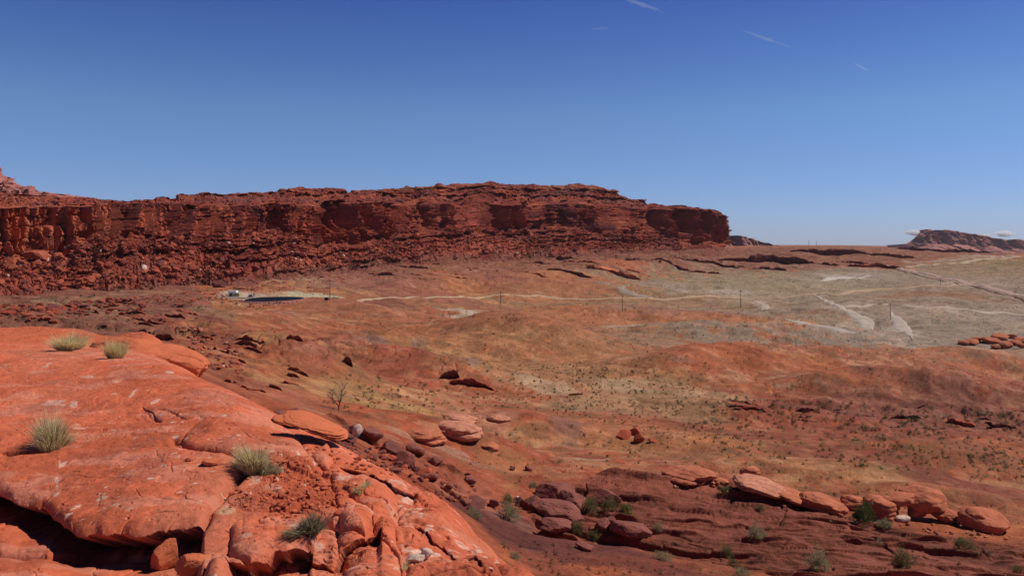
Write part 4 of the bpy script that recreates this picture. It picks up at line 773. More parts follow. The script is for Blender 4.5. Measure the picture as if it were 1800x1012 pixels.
LE_RE = bmat('ledge_red', C(.33, .080, .045), .25, .15, .3); LE_PU = bmat('ledge_purple', C(.22, .075, .056), .25, .15, .3); LE_OR = bmat('ledge_orange', C(.52, .15, .075), .25, .15, .3)
def shelf(px, py, w, h, mat, seed, label):
    """a shelf of rock grown out of the slope: broken lip, undercut shaded front, back melting into the ground"""
    x, Y, z = ghit(px, py); W = w / F * Y; H = h / F * Y; D = max(H * 2.6, W * .12); n = int(min(160, 40 + w)); rows = []
    t = np.linspace(-.5, .5, n); env = np.clip(1 - np.abs(t * 2) ** 3, 0, 1) ** .6; s = t * W; _q = .75 if seed >= 200 else .35; env = env * (1 - _q + _q * sstep(-.25, .15, fbm(s / (2.5 * H), s * 0 + 5, 3, seed + 9))); g0 = np.polyval(np.polyfit(s, gz(x + s, Y + 0 * s), 2), s)
    blk = .22 * (_h(np.floor(s / (H * 1.7) + .4 * vn(s / H, s * 0, seed)), s * 0, seed) - .5); hh = H * env * (1.0 + blk + .18 * fbm(s / (H * 2), s * 0, 3, seed)); fy_ = (H * 1.3 * fbm(s / (H * 5), s * 0 + 2, 3, seed + 1) + H * 1.2 * blk)
    for (dy, dz, bury) in ((1.7 * D, -.5, 0), (D, .02, 0), (.5 * D, .40, 0), (.15 * D, .88, 0), (0, 1.0, 0), (-.02 * D, .86, 0), (.02 * D, .78, 0), (-.01 * D, .62, 0), (.10 * D, .48, 0), (.09 * D, .30, 0), (.20 * D, .08, 0), (.2 * D, -.4, 0)):
        yy = Y + dy * (.5 + .5 * env) + fy_ * (1 - min(dy / (1.7 * D), 1)) + .06 * H * vn(s / (H * .5), s * 0 + dz * 9, seed); xx = x * yy / Y + s
        rows.append(np.stack([xx, yy, (gz(xx, yy) * (1 - max(dz, 0)) + np.maximum(g0, gz(xx, yy) - .4 * H) * max(dz, 0)) + hh * dz - (.15 if dz < 0 else 0) * H + .07 * H * vn(s / (H * .7), s * 0 + dz * 7, seed + 5) * (dz > 0)], 1))
    R_ = np.array(rows); fine = []
    for i in range(len(R_) - 1):
        for u in (0, .34, .67): fine.append(R_[i] * (1 - u) + R_[i + 1] * u)
    fine.append(R_[-1]); o = new_obj('rock_ledge', raw_mesh('rock_ledge', np.array(fine).reshape(-1, 3), grid_faces(len(fine), n, True), None, False), [mat]); tag(o, label, 'rock ledge'); return o
for k, (a, b, w, h, l) in enumerate([(518, 598, 30, 8, 'dark overhanging ledge near the left valley side'), (432, 606, 40, 7, 'long thin ledge right of the slickrock hump'), (445, 618, 34, 12, 'deep shadowed ledge below the long thin one'), (612, 640, 16, 12, 'small dark stepped ledge on the grassy valley floor'), (830, 681, 80, 15, 'long dark ledge at the end of the grey-topped ridge'), (790, 665, 36, 12, 'short ledge halfway up the grey-topped ridge'),
        (1012, 694, 26, 5, 'small red ledge in the sandy flat'), (1415, 725, 34, 6, 'black undercut ledge on the purple hill'), (1320, 722, 60, 7, 'long thin ledge at the left end of the purple hill'), (1590, 737, 60, 8, 'dark ledge in the middle of the purple slope'), (1690, 745, 50, 8, 'stony ledge toward the right of the purple slope'), (1760, 752, 60, 8, 'rightmost dark ledge of the purple slope')]):
    shelf(a, b, w, h, (LE_RE, LE_PU)[k % 2], 130 + k, l)
# low cliff line on the right behind the flats: overhanging block lips
for k, (a, b, w, h, m, l) in enumerate([(1348, 461, 150, 13, B_DK, 'long black-shadowed ledge under the right horizon'), (1080, 483, 84, 11, B_OR, 'bright orange rounded ledge below the mesa foot'), (1002, 482, 70, 9, B_PU, 'dark purple ledge left of the bright orange one'), (1180, 468, 60, 8, B_PU, 'low purple ledge right of the bright orange one'), (1540, 470, 90, 8, B_RE, 'red knoll where the paved road begins'), (1480, 448, 160, 10, B_PU, 'stepped purple ledge on the horizon plain'), (1250, 463, 90, 6, B_PU, 'thin purple ledge between the orange ledge and the long black one'), (1660, 443, 150, 9, B_DK, 'dark ledge below the distant purple mesa'), (1570, 452, 70, 6, B_RE, 'small reddish ledge left of the dark one below the distant mesa'), (945, 486, 40, 5, B_OR, 'small orange ledge at the left end of the ledge line')]):
    shelf(a, b, w * 1.15, h * .9, {'purple_stone': LE_PU, 'varnished_stone': LE_PU, 'orange_stone': LE_OR, 'red_stone': LE_RE}[m.name], 160 + k, l)
for k in range(26):
    q = in_poly([(350, 590), (450, 600), (480, 640), (560, 660), (480, 700), (430, 690), (370, 660), (300, 600), (120, 545), (330, 535)]); w = rng.uniform(14, 46)
    shelf(q[0], q[1], w, w * rng.uniform(.12, .24), (LE_RE, LE_PU)[k % 2], 200 + k, 'small dark broken ledge in the rough ground between the dome and the valley')['group'] = 'broken ledges behind the dome'
for k in range(22):
    q = in_poly([(620, 478), (900, 455), (1270, 445), (1500, 440), (1500, 470), (1180, 484), (1000, 488), (900, 520), (700, 520)]); w = rng.uniform(20, 70)
    shelf(q[0], q[1], w, w * rng.uniform(.05, .09), (LE_RE, LE_PU)[k % 2], 240 + k, 'thin low ledge on the bare slope below the mesa')['group'] = 'thin ledges below the mesa'
for k in range(16):
    q = in_poly([(1270, 712), (1330, 697), (1640, 705), (1800, 720), (1800, 775), (1600, 760), (1420, 745)]); w = rng.uniform(14, 44)
    shelf(q[0], q[1], w, w * rng.uniform(.08, .16), LE_PU, 280 + k, 'short dark ledge among shrubs on the purple slope')['group'] = 'short ledges on the purple slope'
print('  talus')
# boulders on the rubble slope of the mesa
nr, nc = MV.shape[:2]; r0 = 6 + 80 + 125; pxm = CX + F * MV[..., 0] / MV[..., 1]
T_mats = [bmat('talus_red', C(.30, .065, .038), .25, .3, .4), bmat('talus_orange', C(.36, .090, .048), .25, .3, .4), bmat('talus_dark', C(.17, .052, .042), .25, .3, .4)]
T_pale = bmat('talus_pale', C(.62, .42, .34), .2, .3, .2)
def talus_spot(lo=-20, hi=1240):
    while True:
        c = rng.integers(0, 1900); p = pxm[0, c] if c < nc else 9e9
        if not lo < p < hi: continue
        t = rng.random() ** .9; w = (1 - .45 * sstep(850, 1250, p))
        return min(int(r0 + t * 112), nr - 9), c, w
tal = []
for k in range(4200):
    j, c, w = talus_spot(); p = MV[j, c]; sz = min(rng.lognormal(-.25, .5) * .55 * (.8 + w), 2.3)
    tal.append((sz * F / p[1], sz, p, k))
tal.sort(key=lambda t: -t[0])
for n_, (_, sz, p, k) in enumerate(tal[:125]):
    o = bpy.data.objects.new('boulder', rock_mesh(150 + k % 8, ('block', 'shard', 'slab')[k % 3], T_mats[(k % 7) % 3] if k % 60 else T_pale, 3)); scene.collection.objects.link(o)
    o.location = p + np.array([0, 0, sz * .15]); o.scale = (sz * rng.uniform(.8, 1.5), sz, sz * rng.uniform(.5, .95)); o.rotation_euler = (rng.uniform(-.5, .5), rng.uniform(-.5, .5), rng.uniform(0, 6))
    tag(o, 'big angular boulder on the rubble slope under the mesa cliff', 'boulder', 'boulders on the rubble slope of the mesa')
def merged(name, items, mats, smooth=False):
    """items: (V, F, material index)"""
    Vs = []; Fs = []; Mi = []; n = 0
    for V, Fc, m in items: Vs.append(V); Fs.append(Fc + n); n += len(V); Mi.append(np.full(len(Fc), m))
    me = raw_mesh(name, np.concatenate(Vs), np.concatenate(Fs), None, smooth)
    for m in mats: me.materials.append(m)
    me.polygons.foreach_set('material_index', np.concatenate(Mi).astype(np.int32)); return me
prot = [rock_data(150 + i, ('block', 'shard', 'slab')[i % 3], 1) for i in range(9)]
def rot(V, a, b, c):
    from mathutils import Euler
    return V @ np.array(Euler((a, b, c)).to_matrix()).T
items = []
for (_, sz, p, k) in tal[125:]:
    V, Fc = prot[k % 9]; sz = max(sz, .45)
    items.append((rot(V * np.array([sz * rng.uniform(.8, 1.5), sz, sz * .7]), *rng.uniform(-.6, .6, 2), rng.uniform(0, 6)) + p + np.array([0, 0, sz * .1]), Fc, 3 if k % 70 == 0 else (k % 7) % 3))
for k in range(1300):
    a = rng.uniform(-20, 1280); b = float(TB(a)) + abs(rng.normal()) * 13 - 2; x, Y, z = ghit(a, b, 100, 1300); V, Fc = prot[k % 9]; sz = min(rng.lognormal(-.7, .5), 1.6)
    items.append((rot(V * np.array([sz * 1.2, sz, sz * .6]), 0, 0, rng.uniform(0, 6)) + np.array([x, Y, z]), Fc, (k % 7) % 3))
o = new_obj('talus_rubble', merged('talus_rubble', items, T_mats + [T_pale]), [], kind='stuff'); tag(o, 'smaller red rubble strewn over the slope below the mesa cliff', 'rubble')
# named single boulders at the foot of the mesa
put_rock(386, 505, 21, 15, B_DK, 'block', 171, .8, .3, sub=4, label='large dark box-shaped boulder above the pump house at the foot of the mesa')
put_rock(20, 474, 28, 22, T_mats[1], 'block', 172, .9, .3, (0, 0), surf=lambda a, b: (lambda c, j: tuple(MV[j, c]))(*(lambda c: (c, int(np.argmin(np.abs((HY - F * MV[:, c, 2] / MV[:, c, 1]) - b)))))(int(np.argmin(np.abs(pxm[100] - a))))), sub=5, label='rounded orange boulder below the left end of the cliff')
put_rock(78, 462, 46, 24, T_mats[1], 'block', 173, .9, .1, (.2, .2), surf=lambda a, b: (lambda c, j: tuple(MV[j, c]))(*(lambda c: (c, int(np.argmin(np.abs((HY - F * MV[:, c, 2] / MV[:, c, 1]) - b)))))(int(np.argmin(np.abs(pxm[100] - a))))), sub=5, sink=-.3, label='great orange boulder overhanging a black hollow below the left cliff')

print('  plants')
# ------------------------------------------------------------------ shrubs
L_OL = leaf_mat('olive_leaves', (.17, .145, .06)); L_GR = leaf_mat('green_leaves', (.20, .20, .06)); L_DK = leaf_mat('juniper_leaves', (.055, .085, .022)); L_GY = leaf_mat('grey_green_leaves', (.31, .27, .15)); L_ST = leaf_mat('straw', (.80, .65, .36)); L_SG = leaf_mat('green_straw', (.62, .53, .25)); L_BR = plain_mat('dry_twigs', (.22, .15, .10), .9, .1); L_SP = leaf_mat('dark_desert_leaves', (.10, .085, .045))
def leaf_cloud(n, seed, size, h=.8, open_=.0):
    """leaf-sized faces spread through an uneven rounded crown, unit half width"""
    r = np.random.default_rng(seed); d = r.normal(size=(n, 3)); d /= np.linalg.norm(d, axis=1)[:, None]; d[:, 2] = np.abs(d[:, 2]) * 1.0
    lob = np.clip(1 + 1.15 * n3(d, 2.0, seed, 3), .35, 1.6); rad = lob * r.uniform(.25, 1, n) ** .45
    P = d * rad[:, None] * np.array([1, 1, h]); P[:, 2] += .02
    a = r.normal(size=(n, 3)); a /= np.linalg.norm(a, axis=1)[:, None]; a = a + d * 1.0; a /= np.linalg.norm(a, axis=1)[:, None]
    b = np.cross(a, r.normal(size=(n, 3))); b /= np.linalg.norm(b, axis=1)[:, None]; s = size * r.uniform(.5, 1.4, n)[:, None]
    V = np.stack([P - b * s * .35, P + a * s, P + b * s * .35, P - a * s * .5], 1).reshape(-1, 3); Fq = np.arange(4 * n).reshape(n, 4)
    return V, Fq
def stems(n, seed, h=.8, w=.02):
    r = np.random.default_rng(seed); V = []; Fq = []
    for i in range(n):
        a = r.uniform(0, 6.28); q = r.uniform(.3, .8); e = np.array([math.cos(a) * q, math.sin(a) * q, h * r.uniform(.5, .9)]); m = e * .5 + np.array([0, 0, .1]); s = np.array([-math.sin(a), math.cos(a), 0]) * w
        k = len(V); V += [-s, s, m + s * .7, m - s * .7, e + s * .3, e - s * .3]; Fq += [[k, k + 1, k + 2, k + 3], [k + 3, k + 2, k + 4, k + 5]]
    return np.array(V), np.array(Fq)
_sp = {}
def shrub_mesh(kind, i, n):
    key = (kind, i, n)
    if key not in _sp:
        m = {'olive': L_OL, 'green': L_GR, 'juniper': L_DK, 'grey': L_GY, 'dark': L_SP}[kind]
        V, Fq = leaf_cloud(n, 600 + i + hash(kind) % 7, 1.9 / math.sqrt(n) if n < 300 else .085, {'juniper': 1.5, 'green': .8}.get(kind, .85)); V2, F2 = stems(36, 700 + i, 1.0, .010)
        me = merged('shrub', [(V, Fq, 0), (V2, F2, 1)], [m, L_BR], False); _sp[key] = me
    return _sp[key]
def shrub(px, py, w, h, kind, i, n=700, surf=None, label=None, cat='shrub', group=None, name='shrub', rz=None):
    x, Y, z = (surf or ghit)(px, py); hw = w / F * Y / 2; hz = h / F * Y
    o = bpy.data.objects.new(name, shrub_mesh(kind, i, n)); scene.collection.objects.link(o)
    o.location = (x, Y + hw * .3, z - .04 * hz); o.scale = (hw, hw * .9, hz / (1.45 if kind == 'juniper' else .85)); o.rotation_euler = (0, 0, rng.uniform(0, 6) if rz is None else rz)
    tag(o, label, cat, group); return o
KN = {'olive': 'olive', 'green': 'bright green', 'grey': 'grey green', 'dark': 'dark'}
for k, (a, b, w, h, kd, l) in enumerate([(895, 914, 34, 30, 'grey', 'large grey green bush at the left tip of the purple outcrop'), (893, 884, 20, 16, 'green', 'yellow green bush above the big grey green bush'), (1037, 901, 30, 24, 'olive', 'left of the three bushes under the purple block'), (1070, 899, 28, 20, 'olive', 'middle of the three bushes under the purple block, in shade'), (1101, 903, 26, 18, 'green', 'brightest of the three bushes under the purple block'),
        (1017, 938, 24, 16, 'olive', 'dark olive bush on the low purple hump'), (1046, 950, 22, 16, 'olive', 'olive bush at the lower right of the low purple hump'), (1020, 946, 12, 8, 'olive', 'small bush just below the one on the low purple hump'), (966, 922, 16, 10, 'grey', 'small grey bush on the broad rounded purple hump'), (835, 911, 26, 16, 'grey', 'grey bush beside the right edge of the dome'), (905, 983, 20, 14, 'grey', 'grey bush low beside the dome edge near the bottom'),
        (1158, 932, 18, 12, 'grey', 'small grey bush above the long black crack'), (1166, 985, 30, 13, 'grey', 'wide low bush in the orange sand below the purple outcrop'), (1276, 869, 24, 12, 'olive', 'low bush below the broad orange hump'), (1337, 898, 16, 10, 'olive', 'small round bush on the upper part of the purple outcrop'), (1331, 946, 30, 18, 'grey', 'wide bush in the middle of the purple outcrop'), (1280, 982, 24, 16, 'olive', 'dark bush near the bottom centre of the purple outcrop'), (1290, 995, 20, 10, 'olive', 'flat bush below the dark bottom bush'), (1306, 1012, 28, 14, 'grey', 'bush cut by the bottom edge in orange sand'), (1441, 1000, 38, 28, 'grey', 'round grey bush with dead twigs on the purple slabs'), (1588, 998, 34, 28, 'olive', 'round olive bush in front of a black crack, lower right'), (1694, 963, 36, 18, 'olive', 'wide olive bush below the biggest boulder'), (1558, 928, 26, 14, 'grey', 'grey bush under the banded boulder'), (1547, 955, 14, 10, 'grey', 'small grey bush on slabs below the banded boulder'), (1475, 905, 16, 10, 'juniper', 'little dark bush left of the juniper'),
        (1740, 978, 14, 9, 'olive', 'small bush on the far right slabs'), (1790, 1004, 16, 9, 'olive', 'small bush in the bottom right corner'), (870, 740, 9, 7, 'olive', 'shrub on the pale outcrop below the pale boulder'), (834, 762, 12, 9, 'olive', 'shrub on the pale outcrops'), (864, 796, 11, 7, 'olive', 'shrub right under the round orange boulder'), (985, 812, 12, 6, 'olive', 'low shrub on the orange slope right of two round dark boulders'), (938, 856, 16, 9, 'grey', 'pale shrub above the dark outcrop tip'), (965, 852, 12, 8, 'olive', 'shrub right of the pale shrub above the outcrop tip'), (207, 513, 8, 7, 'juniper', 'lone dark green shrub at the foot of the left cliff'), (355, 588, 7, 5, 'green', 'bright green shrub left of the valley ledges'), (700, 698, 12, 7, 'grey', 'grey green shrub on the valley floor right of the dead tree'), (652, 703, 9, 6, 'dark', 'dark shrub right of the dead tree'), (1240, 640, 8, 5, 'dark', 'dark shrub on top of the big red mound')]):
    shrub(a, b, w, h, kd, k % 4, 1900 if w > 14 else 400, label=l)
j = empty('juniper_tree', (0, 0, 0)); x, Y, z = ghit(1514, 915); j.location = (x, Y - .3, z); tag(j, 'dark green juniper between two orange boulders', 'tree')
u = Y / F; V, Fq = leaf_cloud(3800, 640, .07, 1.75); V = V * np.array([19 * u, 17 * u, 18.5 * u]) + np.array([0, 0, 1.0 * u])
me = raw_mesh('crown', V, Fq, None, False); me.materials.append(L_DK); new_obj('crown', me, [], j)
def tube(path, radii, n=7):
    V = []; Fq = []; m = len(path)
    for i, (p, r_) in enumerate(zip(path, radii)):
        t = np.array(path[min(i + 1, m - 1)]) - np.array(path[max(i - 1, 0)]); t = t / (np.linalg.norm(t) + 1e-9)
        a = np.cross(t, [.31, .9, .2]); a /= np.linalg.norm(a); b = np.cross(t, a)
        for k in range(n): th = 2 * math.pi * k / n; V.append(np.array(p) + r_ * (math.cos(th) * a + math.sin(th) * b))
    for i in range(m - 1):
        for k in range(n): Fq.append([i * n + k, i * n + (k + 1) % n, (i + 1) * n + (k + 1) % n, (i + 1) * n + k])
    return np.array(V), np.array(Fq)
V, Fq = tube([(0, 0, -.2), (.1, 0, .4), (.0, .1, .9)], [.16, .12, .07]); me = raw_mesh('trunk', V, Fq); me.materials.append(L_BR); new_obj('trunk', me, [], j)
# dead tree on the valley floor
dt = empty('dead_tree', (0, 0, 0)); x, Y, z = ghit(595, 720); dt.location = (x, Y, z); dt.scale = (1, 1, 1); tag(dt, 'bare leafless tree on the sandy valley floor', 'tree')
V, Fq = tube([(0, 0, -.2), (.05, 0, .4), (.16, .02, .8), (.2, 0, 1.2)], [.11, .09, .07, .05]); me = raw_mesh('trunk', V, Fq); me.materials.append(L_BR); new_obj('trunk', me, [], dt)
its = []; rr = np.random.default_rng(4)
def grow(p, dvec, ln, r_, dep):
    q = [np.array(p)]; dd = np.array(dvec, float)
    for i in range(4): dd = dd + rr.normal(size=3) * .18; dd /= np.linalg.norm(dd); q.append(q[-1] + dd * ln / 4)
    its.append((*tube(q, np.linspace(r_, r_ * .5, 5), 5), 0))
    if dep: 
        for k in range(3): e = dd + rr.normal(size=3) * .65; e[2] = abs(e[2]) * .8 + .1; grow(q[2 + k % 3], e / np.linalg.norm(e), ln * .68, r_ * .55, dep - 1)
for k, dv in enumerate([(-.8, 0, .9), (.7, .2, .9), (-.2, .3, 1), (.5, -.3, .5), (-1, .1, .4), (.1, .4, 1.0)]): grow((.04 * k, 0, .35 + .14 * k), np.array(dv) / np.linalg.norm(dv), 1.15, .05, 3)
new_obj('branches', merged('branches', its, [L_BR], True), [], dt)
# grass tufts on the dome
def tuft(px, py, w, h, n, mat, seed, label, lean=(0, 0), surf=dhit, wid=.0035, spread=.9, name='grass_tuft', dy=0., cat='grass tuft'):
    x, Y, z = surf(px, py); r = np.random.default_rng(seed); hw = w / F * Y / 2; hz = h / F * Y; V = []; Fq = []
    a = r.uniform(0, 2 * math.pi, n); q = np.sqrt(r.uniform(0, 1, n)); base = np.stack([np.cos(a) * q * hw * .38, np.sin(a) * q * hw * .38, np.full(n, -.02)], 1)
    out = np.stack([np.cos(a), np.sin(a), np.zeros(n)], 1) * (q * r.uniform(.5, 1.3, n) * spread)[:, None] + r.normal(size=(n, 3)) * .42
    L = r.uniform(.35, 1.05, n); nc_ = 9; ci = r.integers(0, nc_, n); co = r.normal(size=(nc_, 3)) * np.array([.75, .75, .0]); out += co[ci] * .8; L *= r.uniform(.5, 1.15, nc_)[ci]; base[:, :2] += co[ci, :2] * hw * .35
    tip = base * 1.2 + out * hw * .75 * L[:, None] + np.stack([np.full(n, lean[0] * hz), np.full(n, lean[1] * hz), hz * L * (1.05 - .35 * q)], 1)
    mid = base + (tip - base) * .5; mid[:, 2] += hz * .13; side = r.normal(size=(n, 3)); side[:, 2] *= .3; side /= np.linalg.norm(side, axis=1)[:, None]; side *= wid
    V = np.stack([base - side, base + side, mid + side * .8, mid - side * .8, tip + side * .2, tip - side * .2], 1).reshape(-1, 3)
    k = np.arange(n)[:, None] * 6; Fq = np.concatenate([k + np.array([[0, 1, 2, 3]]), k + np.array([[3, 2, 4, 5]])])
    me = raw_mesh(name, V, Fq, None, False); mats = mat if isinstance(mat, list) else [mat]
    for m in mats: me.materials.append(m)
    me.polygons.foreach_set('material_index', (np.tile(r.integers(0, len(mats), n), 2)).astype(np.int32))
    o = new_obj(name, me); o.location = (x, Y + dy, z); tag(o, label, cat); return o
tuft(90, 788, 56, 56, 3400, [L_ST, L_SG, L_ST, L_BR], 1, 'pale green bushy grass tuft on the left of the dome above the dark crack')
tuft(446, 828, 42, 50, 3400, [L_ST, L_SG, L_ST, L_BR], 2, 'straw coloured grass tuft leaning left above the bleached rock', (-.15, 0))
tuft(468, 834, 30, 26, 1800, [L_GY, L_ST, L_BR], 7, 'low grey half-dead tuft spilling right of the straw coloured one', (.5, 0))
tuft(545, 934, 42, 34, 3000, [L_GY, L_BR, L_GY], 3, 'grey twiggy dome-shaped shrub on the cracked ledge', spread=1.2, name='shrub', cat='shrub')
tuft(100, 618, 46, 27, 3400, [L_ST, L_SG, L_ST], 4, 'wide straw coloured tuft at the back crest of the dome', wid=.005, dy=.6)
tuft(186, 634, 34, 34, 2600, [L_ST, L_SG, L_SG], 5, 'airy green tuft in the dip left of the slickrock hump', wid=.005, dy=.6)
tuft(642, 856, 18, 18, 260, [L_ST, L_SG], 6, 'small orange tuft on the right flank of the dome', wid=.004)
tuft(633, 866, 16, 14, 200, [L_SG, L_GY], 8, 'tiny green tuft just below the small orange tuft', wid=.004)
tuft(712, 1000, 16, 30, 60, [L_ST], 9, 'thin straw blades beside the flat white stone', wid=.003)
# desert shrubs over the valley
zones = [([(1230, 740), (1290, 700), (1800, 720), (1820, 860), (1600, 830), (1300, 800), (1200, 790)], 900, (4.5, 10)), ([(850, 640), (1130, 640), (1300, 700), (1250, 770), (1150, 770), (1000, 730), (870, 715)], 1000, (2.5, 6)),
         ([(560, 640), (640, 660), (860, 690), (860, 730), (560, 725)], 320, (3, 8)), ([(400, 560), (1100, 530), (1500, 560), (1800, 640), (1800, 700), (1280, 690), (800, 640), (420, 640)], 1300, (1.8, 4.5)), ([(880, 740), (1200, 760), (1500, 830), (1800, 890), (1800, 930), (1400, 870), (1180, 830), (900, 860), (820, 820)], 330, (3, 8)),
         ([(850, 500), (1300, 480), (1800, 460), (1800, 600), (1300, 560), (850, 540)], 500, (1.4, 3)), ([(0, 520), (400, 520), (420, 600), (300, 590), (0, 575)], 260, (2.5, 7)), ([(850, 930), (930, 935), (1050, 970), (1200, 1000), (1350, 1010), (930, 1012)], 130, (3, 11)), ([(1000, 880), (1300, 880), (1500, 920), (1800, 970), (1700, 1012), (1300, 980), (1050, 940)], 40, (5, 10))]
allsh = []
for poly, n, (lo, hi) in zones:
    for k in range(n):
        a, b = in_poly(poly); w = lo + (hi - lo) * rng.random() ** 2
        if fbm(np.array([a / 45.]), np.array([b / 14.]), 3, 77)[0] < -.25 and rng.random() < .75: continue
        allsh.append((w, a, b))
allsh.sort(reverse=True)
for k, (w, a, b) in enumerate(allsh[:250]):
    kd = ('dark', 'olive', 'dark', 'dark', 'grey')[k % 5]
    shrub(a, b, w, w * .62, kd, k % 3, 160, label='low %s desert shrub scattered on the valley slopes' % KN[kd], group='%s shrubs scattered over the valley' % KN[kd])
sp = [leaf_cloud(16, 650 + i, .55, .8) for i in range(6)]; items = []
for k, (w, a, b) in enumerate(allsh[250:]):
    x, Y, z = ghit(a, b); hw = w / F * Y / 2; V, Fq = sp[k % 6]; items.append((V * np.array([hw, hw, hw * 1.1]) + np.array([x, Y, z]), Fq, (0, 1, 0, 2)[k % 4]))
o = new_obj('desert_scrub', merged('desert_scrub', items, [L_SP, L_OL, L_GY]), [], kind='stuff'); tag(o, 'tiny dark scrub dotted over the far valley floor', 'scrub')
x, Y, z = [float(v) for v in ((1017 - CX) / F * 925, 925, (HY - 325) / F * 925)]
o = bpy.data.objects.new('shrub', shrub_mesh('juniper', 1, 300)); scene.collection.objects.link(o); o.location = (x, Y, z - .3); o.scale = (1.6, 1.6, 1.2); tag(o, 'lone dark shrub on the skyline of the mesa top', 'shrub')
print('  works')
# ------------------------------------------------------------------ roads, pond, pump house, poles
def strip(name, pts, wid, color, lift=.28, label=None, mat=None, hitf=None, n=260, rough=.9):
    W = np.array([(hitf or ghit)(a, b)[:2] for a, b in pts]); seg = np.concatenate([[0], np.cumsum(np.hypot(*np.diff(W, axis=0).T))]); t = np.linspace(0, seg[-1], n)
    P = np.stack([np.interp(t, seg, W[:, 0]), np.interp(t, seg, W[:, 1])], 1); k = np.hanning(15); k /= k.sum()
    P = np.stack([np.convolve(np.pad(P[:, i], 7, mode='edge'), k, 'valid') for i in (0, 1)], 1)
    d = np.gradient(P, axis=0); d /= np.linalg.norm(d, axis=1)[:, None]; nrm = np.stack([-d[:, 1], d[:, 0]], 1)
    ww = np.interp(t, seg, wid if hasattr(wid, '__len__') else [wid] * len(seg)) * (1 + .25 * vn(t / 9, t * 0, 3)); rows = []
    for u in np.linspace(-.5, .5, 7):
        Q = P + nrm * (ww * u)[:, None]; rows.append(np.stack([Q[:, 0], Q[:, 1], gz(Q[:, 0], Q[:, 1]) + lift * (1 if abs(u) < .5 else -2.5)], 1))
    m = mat or rock_mat(name + '_soil', [(1.0, .3, .1)], rough, .16, .15, tuple(color), .05)
    return new_obj(name, raw_mesh(name, np.array(rows).reshape(-1, 3), grid_faces(7, n, True)), [m], kind='structure', label=label)
TAN = C(.43, .28, .175)
strip('dirt_road', [(585, 524), (640, 526), (720, 523), (800, 523), (860, 520), (900, 518), (960, 521), (1090, 524), (1200, 524), (1300, 524), (1400, 520), (1440, 516), (1500, 511), (1541, 507), (1608, 505), (1660, 503), (1700, 500)], [5, 4, 3, 3, 3, 3, 3, 4, 5, 6, 7, 8, 8, 8, 7, 6, 4], TAN, label='pale dirt road crossing the valley to the pond')
strip('paved_road', [(1552, 466), (1580, 472), (1615, 480), (1648, 487), (1690, 495), (1740, 507), (1801, 521), (1880, 538)], [10, 11, 11, 11, 11, 11, 11, 11], C(.40, .26, .21), .7, label='reddish road running down to the right edge')
strip('road_bank_shade', [(1570, 472), (1605, 481), (1640, 490), (1680, 498), (1735, 511), (1796, 525), (1875, 542)], 3, C(.14, .07, .055), .35, label='dark bank along the near side of the reddish road')  # shade of the embankment painted as a dark strip
strip('dirt_track', [(1483, 540), (1520, 539), (1556, 535), (1617, 541), (1680, 543), (1710, 546), (1760, 550), (1800, 554), (1850, 558)], 4, C(.46, .36, .27), label='faint pale track over the grey flats')
strip('dry_wash', [(1430, 519), (1452, 528), (1470, 536), (1488, 546), (1505, 556), (1522, 566), (1532, 580)], [2, 4, 4, 7, 9, 10, .4], C(.45, .36, .29), label='pale dry wash winding down from the dirt road')
strip('dry_wash', [(1566, 548), (1574, 558), (1582, 570), (1590, 582), (1604, 598)], [1, 6, 9, 8, .5], C(.44, .35, .285), label='pale wash just right of the power pole on the grey flats')
strip('dry_wash', [(1378, 562), (1410, 568), (1440, 572), (1470, 578), (1505, 588)], [1, 7, 9, 8, .5], C(.42, .34, .28), label='grey wash running down to the edge of the red ground')
strip('dry_wash', [(1440, 494), (1460, 490), (1490, 488), (1530, 484)], [1, 9, 8, .5], C(.50, .43, .36), label='white salty streak in the upper middle of the plain')
strip('dry_wash', [(1318, 528), (1335, 532), (1345, 540), (1338, 546)], [1, 6, 7, .4], C(.42, .32, .25), label='short pale wash right of a power pole')
strip('dry_wash', [(1105, 500), (1090, 506), (1098, 514), (1120, 520), (1150, 524)], [1, 6, 9, 8, .5], C(.34, .25, .19), label='grey wash bending below the bright orange ledge')
strip('dirt_track', [(1560, 472), (1640, 466), (1700, 461), (1760, 455), (1830, 449)], [6, 8, 10, 12, 12], C(.42, .31, .21), .3, label='pale broken track below the dark horizon ledge')
# pond with its rim
pc = (PX0 + 1, PY0 + 2, PZ0); pz = PZ0 + .95; ang = np.linspace(0, 2 * math.pi, 72, endpoint=False); rx = 48 / F * pc[1]; ry = 17
wob = 1 + .05 * np.sin(3 * ang + 1); ex = pc[0] + rx * np.cos(ang) * wob; ey = pc[1] + 1.5 + ry * np.sign(np.sin(ang)) * np.abs(np.sin(ang)) ** np.where(np.sin(ang) > 0, .75, 1.0)
def ring(r0_, z0_, r1_, z1_): 
    a = np.stack([pc[0] + (ex - pc[0]) * r0_, pc[1] + 1.5 + (ey - pc[1] - 1.5) * r0_, np.full(72, z0_)], 1); b = np.stack([pc[0] + (ex - pc[0]) * r1_, pc[1] + 1.5 + (ey - pc[1] - 1.5) * r1_, np.full(72, z1_)], 1)
    i = np.arange(72); return np.concatenate([a, b]), np.stack([i, (i + 1) % 72, (i + 1) % 72 + 72, i + 72], 1)
wm = plain_mat('dark_water', (.012, .015, .024), .9, .02, var=.1, vscale=.2)
me = bpy.data.meshes.new('pond'); me.from_pydata([(a, b, pz) for a, b in zip(ex, ey)], [], [list(range(72))]); me.update(); new_obj('pond', me, [wm], kind='structure', label='dark flat pond beside the pump house')
rm = bmat('pond_bank', C(.40, .25, .18), .2, .3, .1)
V1, F1 = ring(1.0, pz - .05, 1.05, pz + .10); V2, F2 = ring(1.05, pz + .10, 1.35, pz - 2.6)
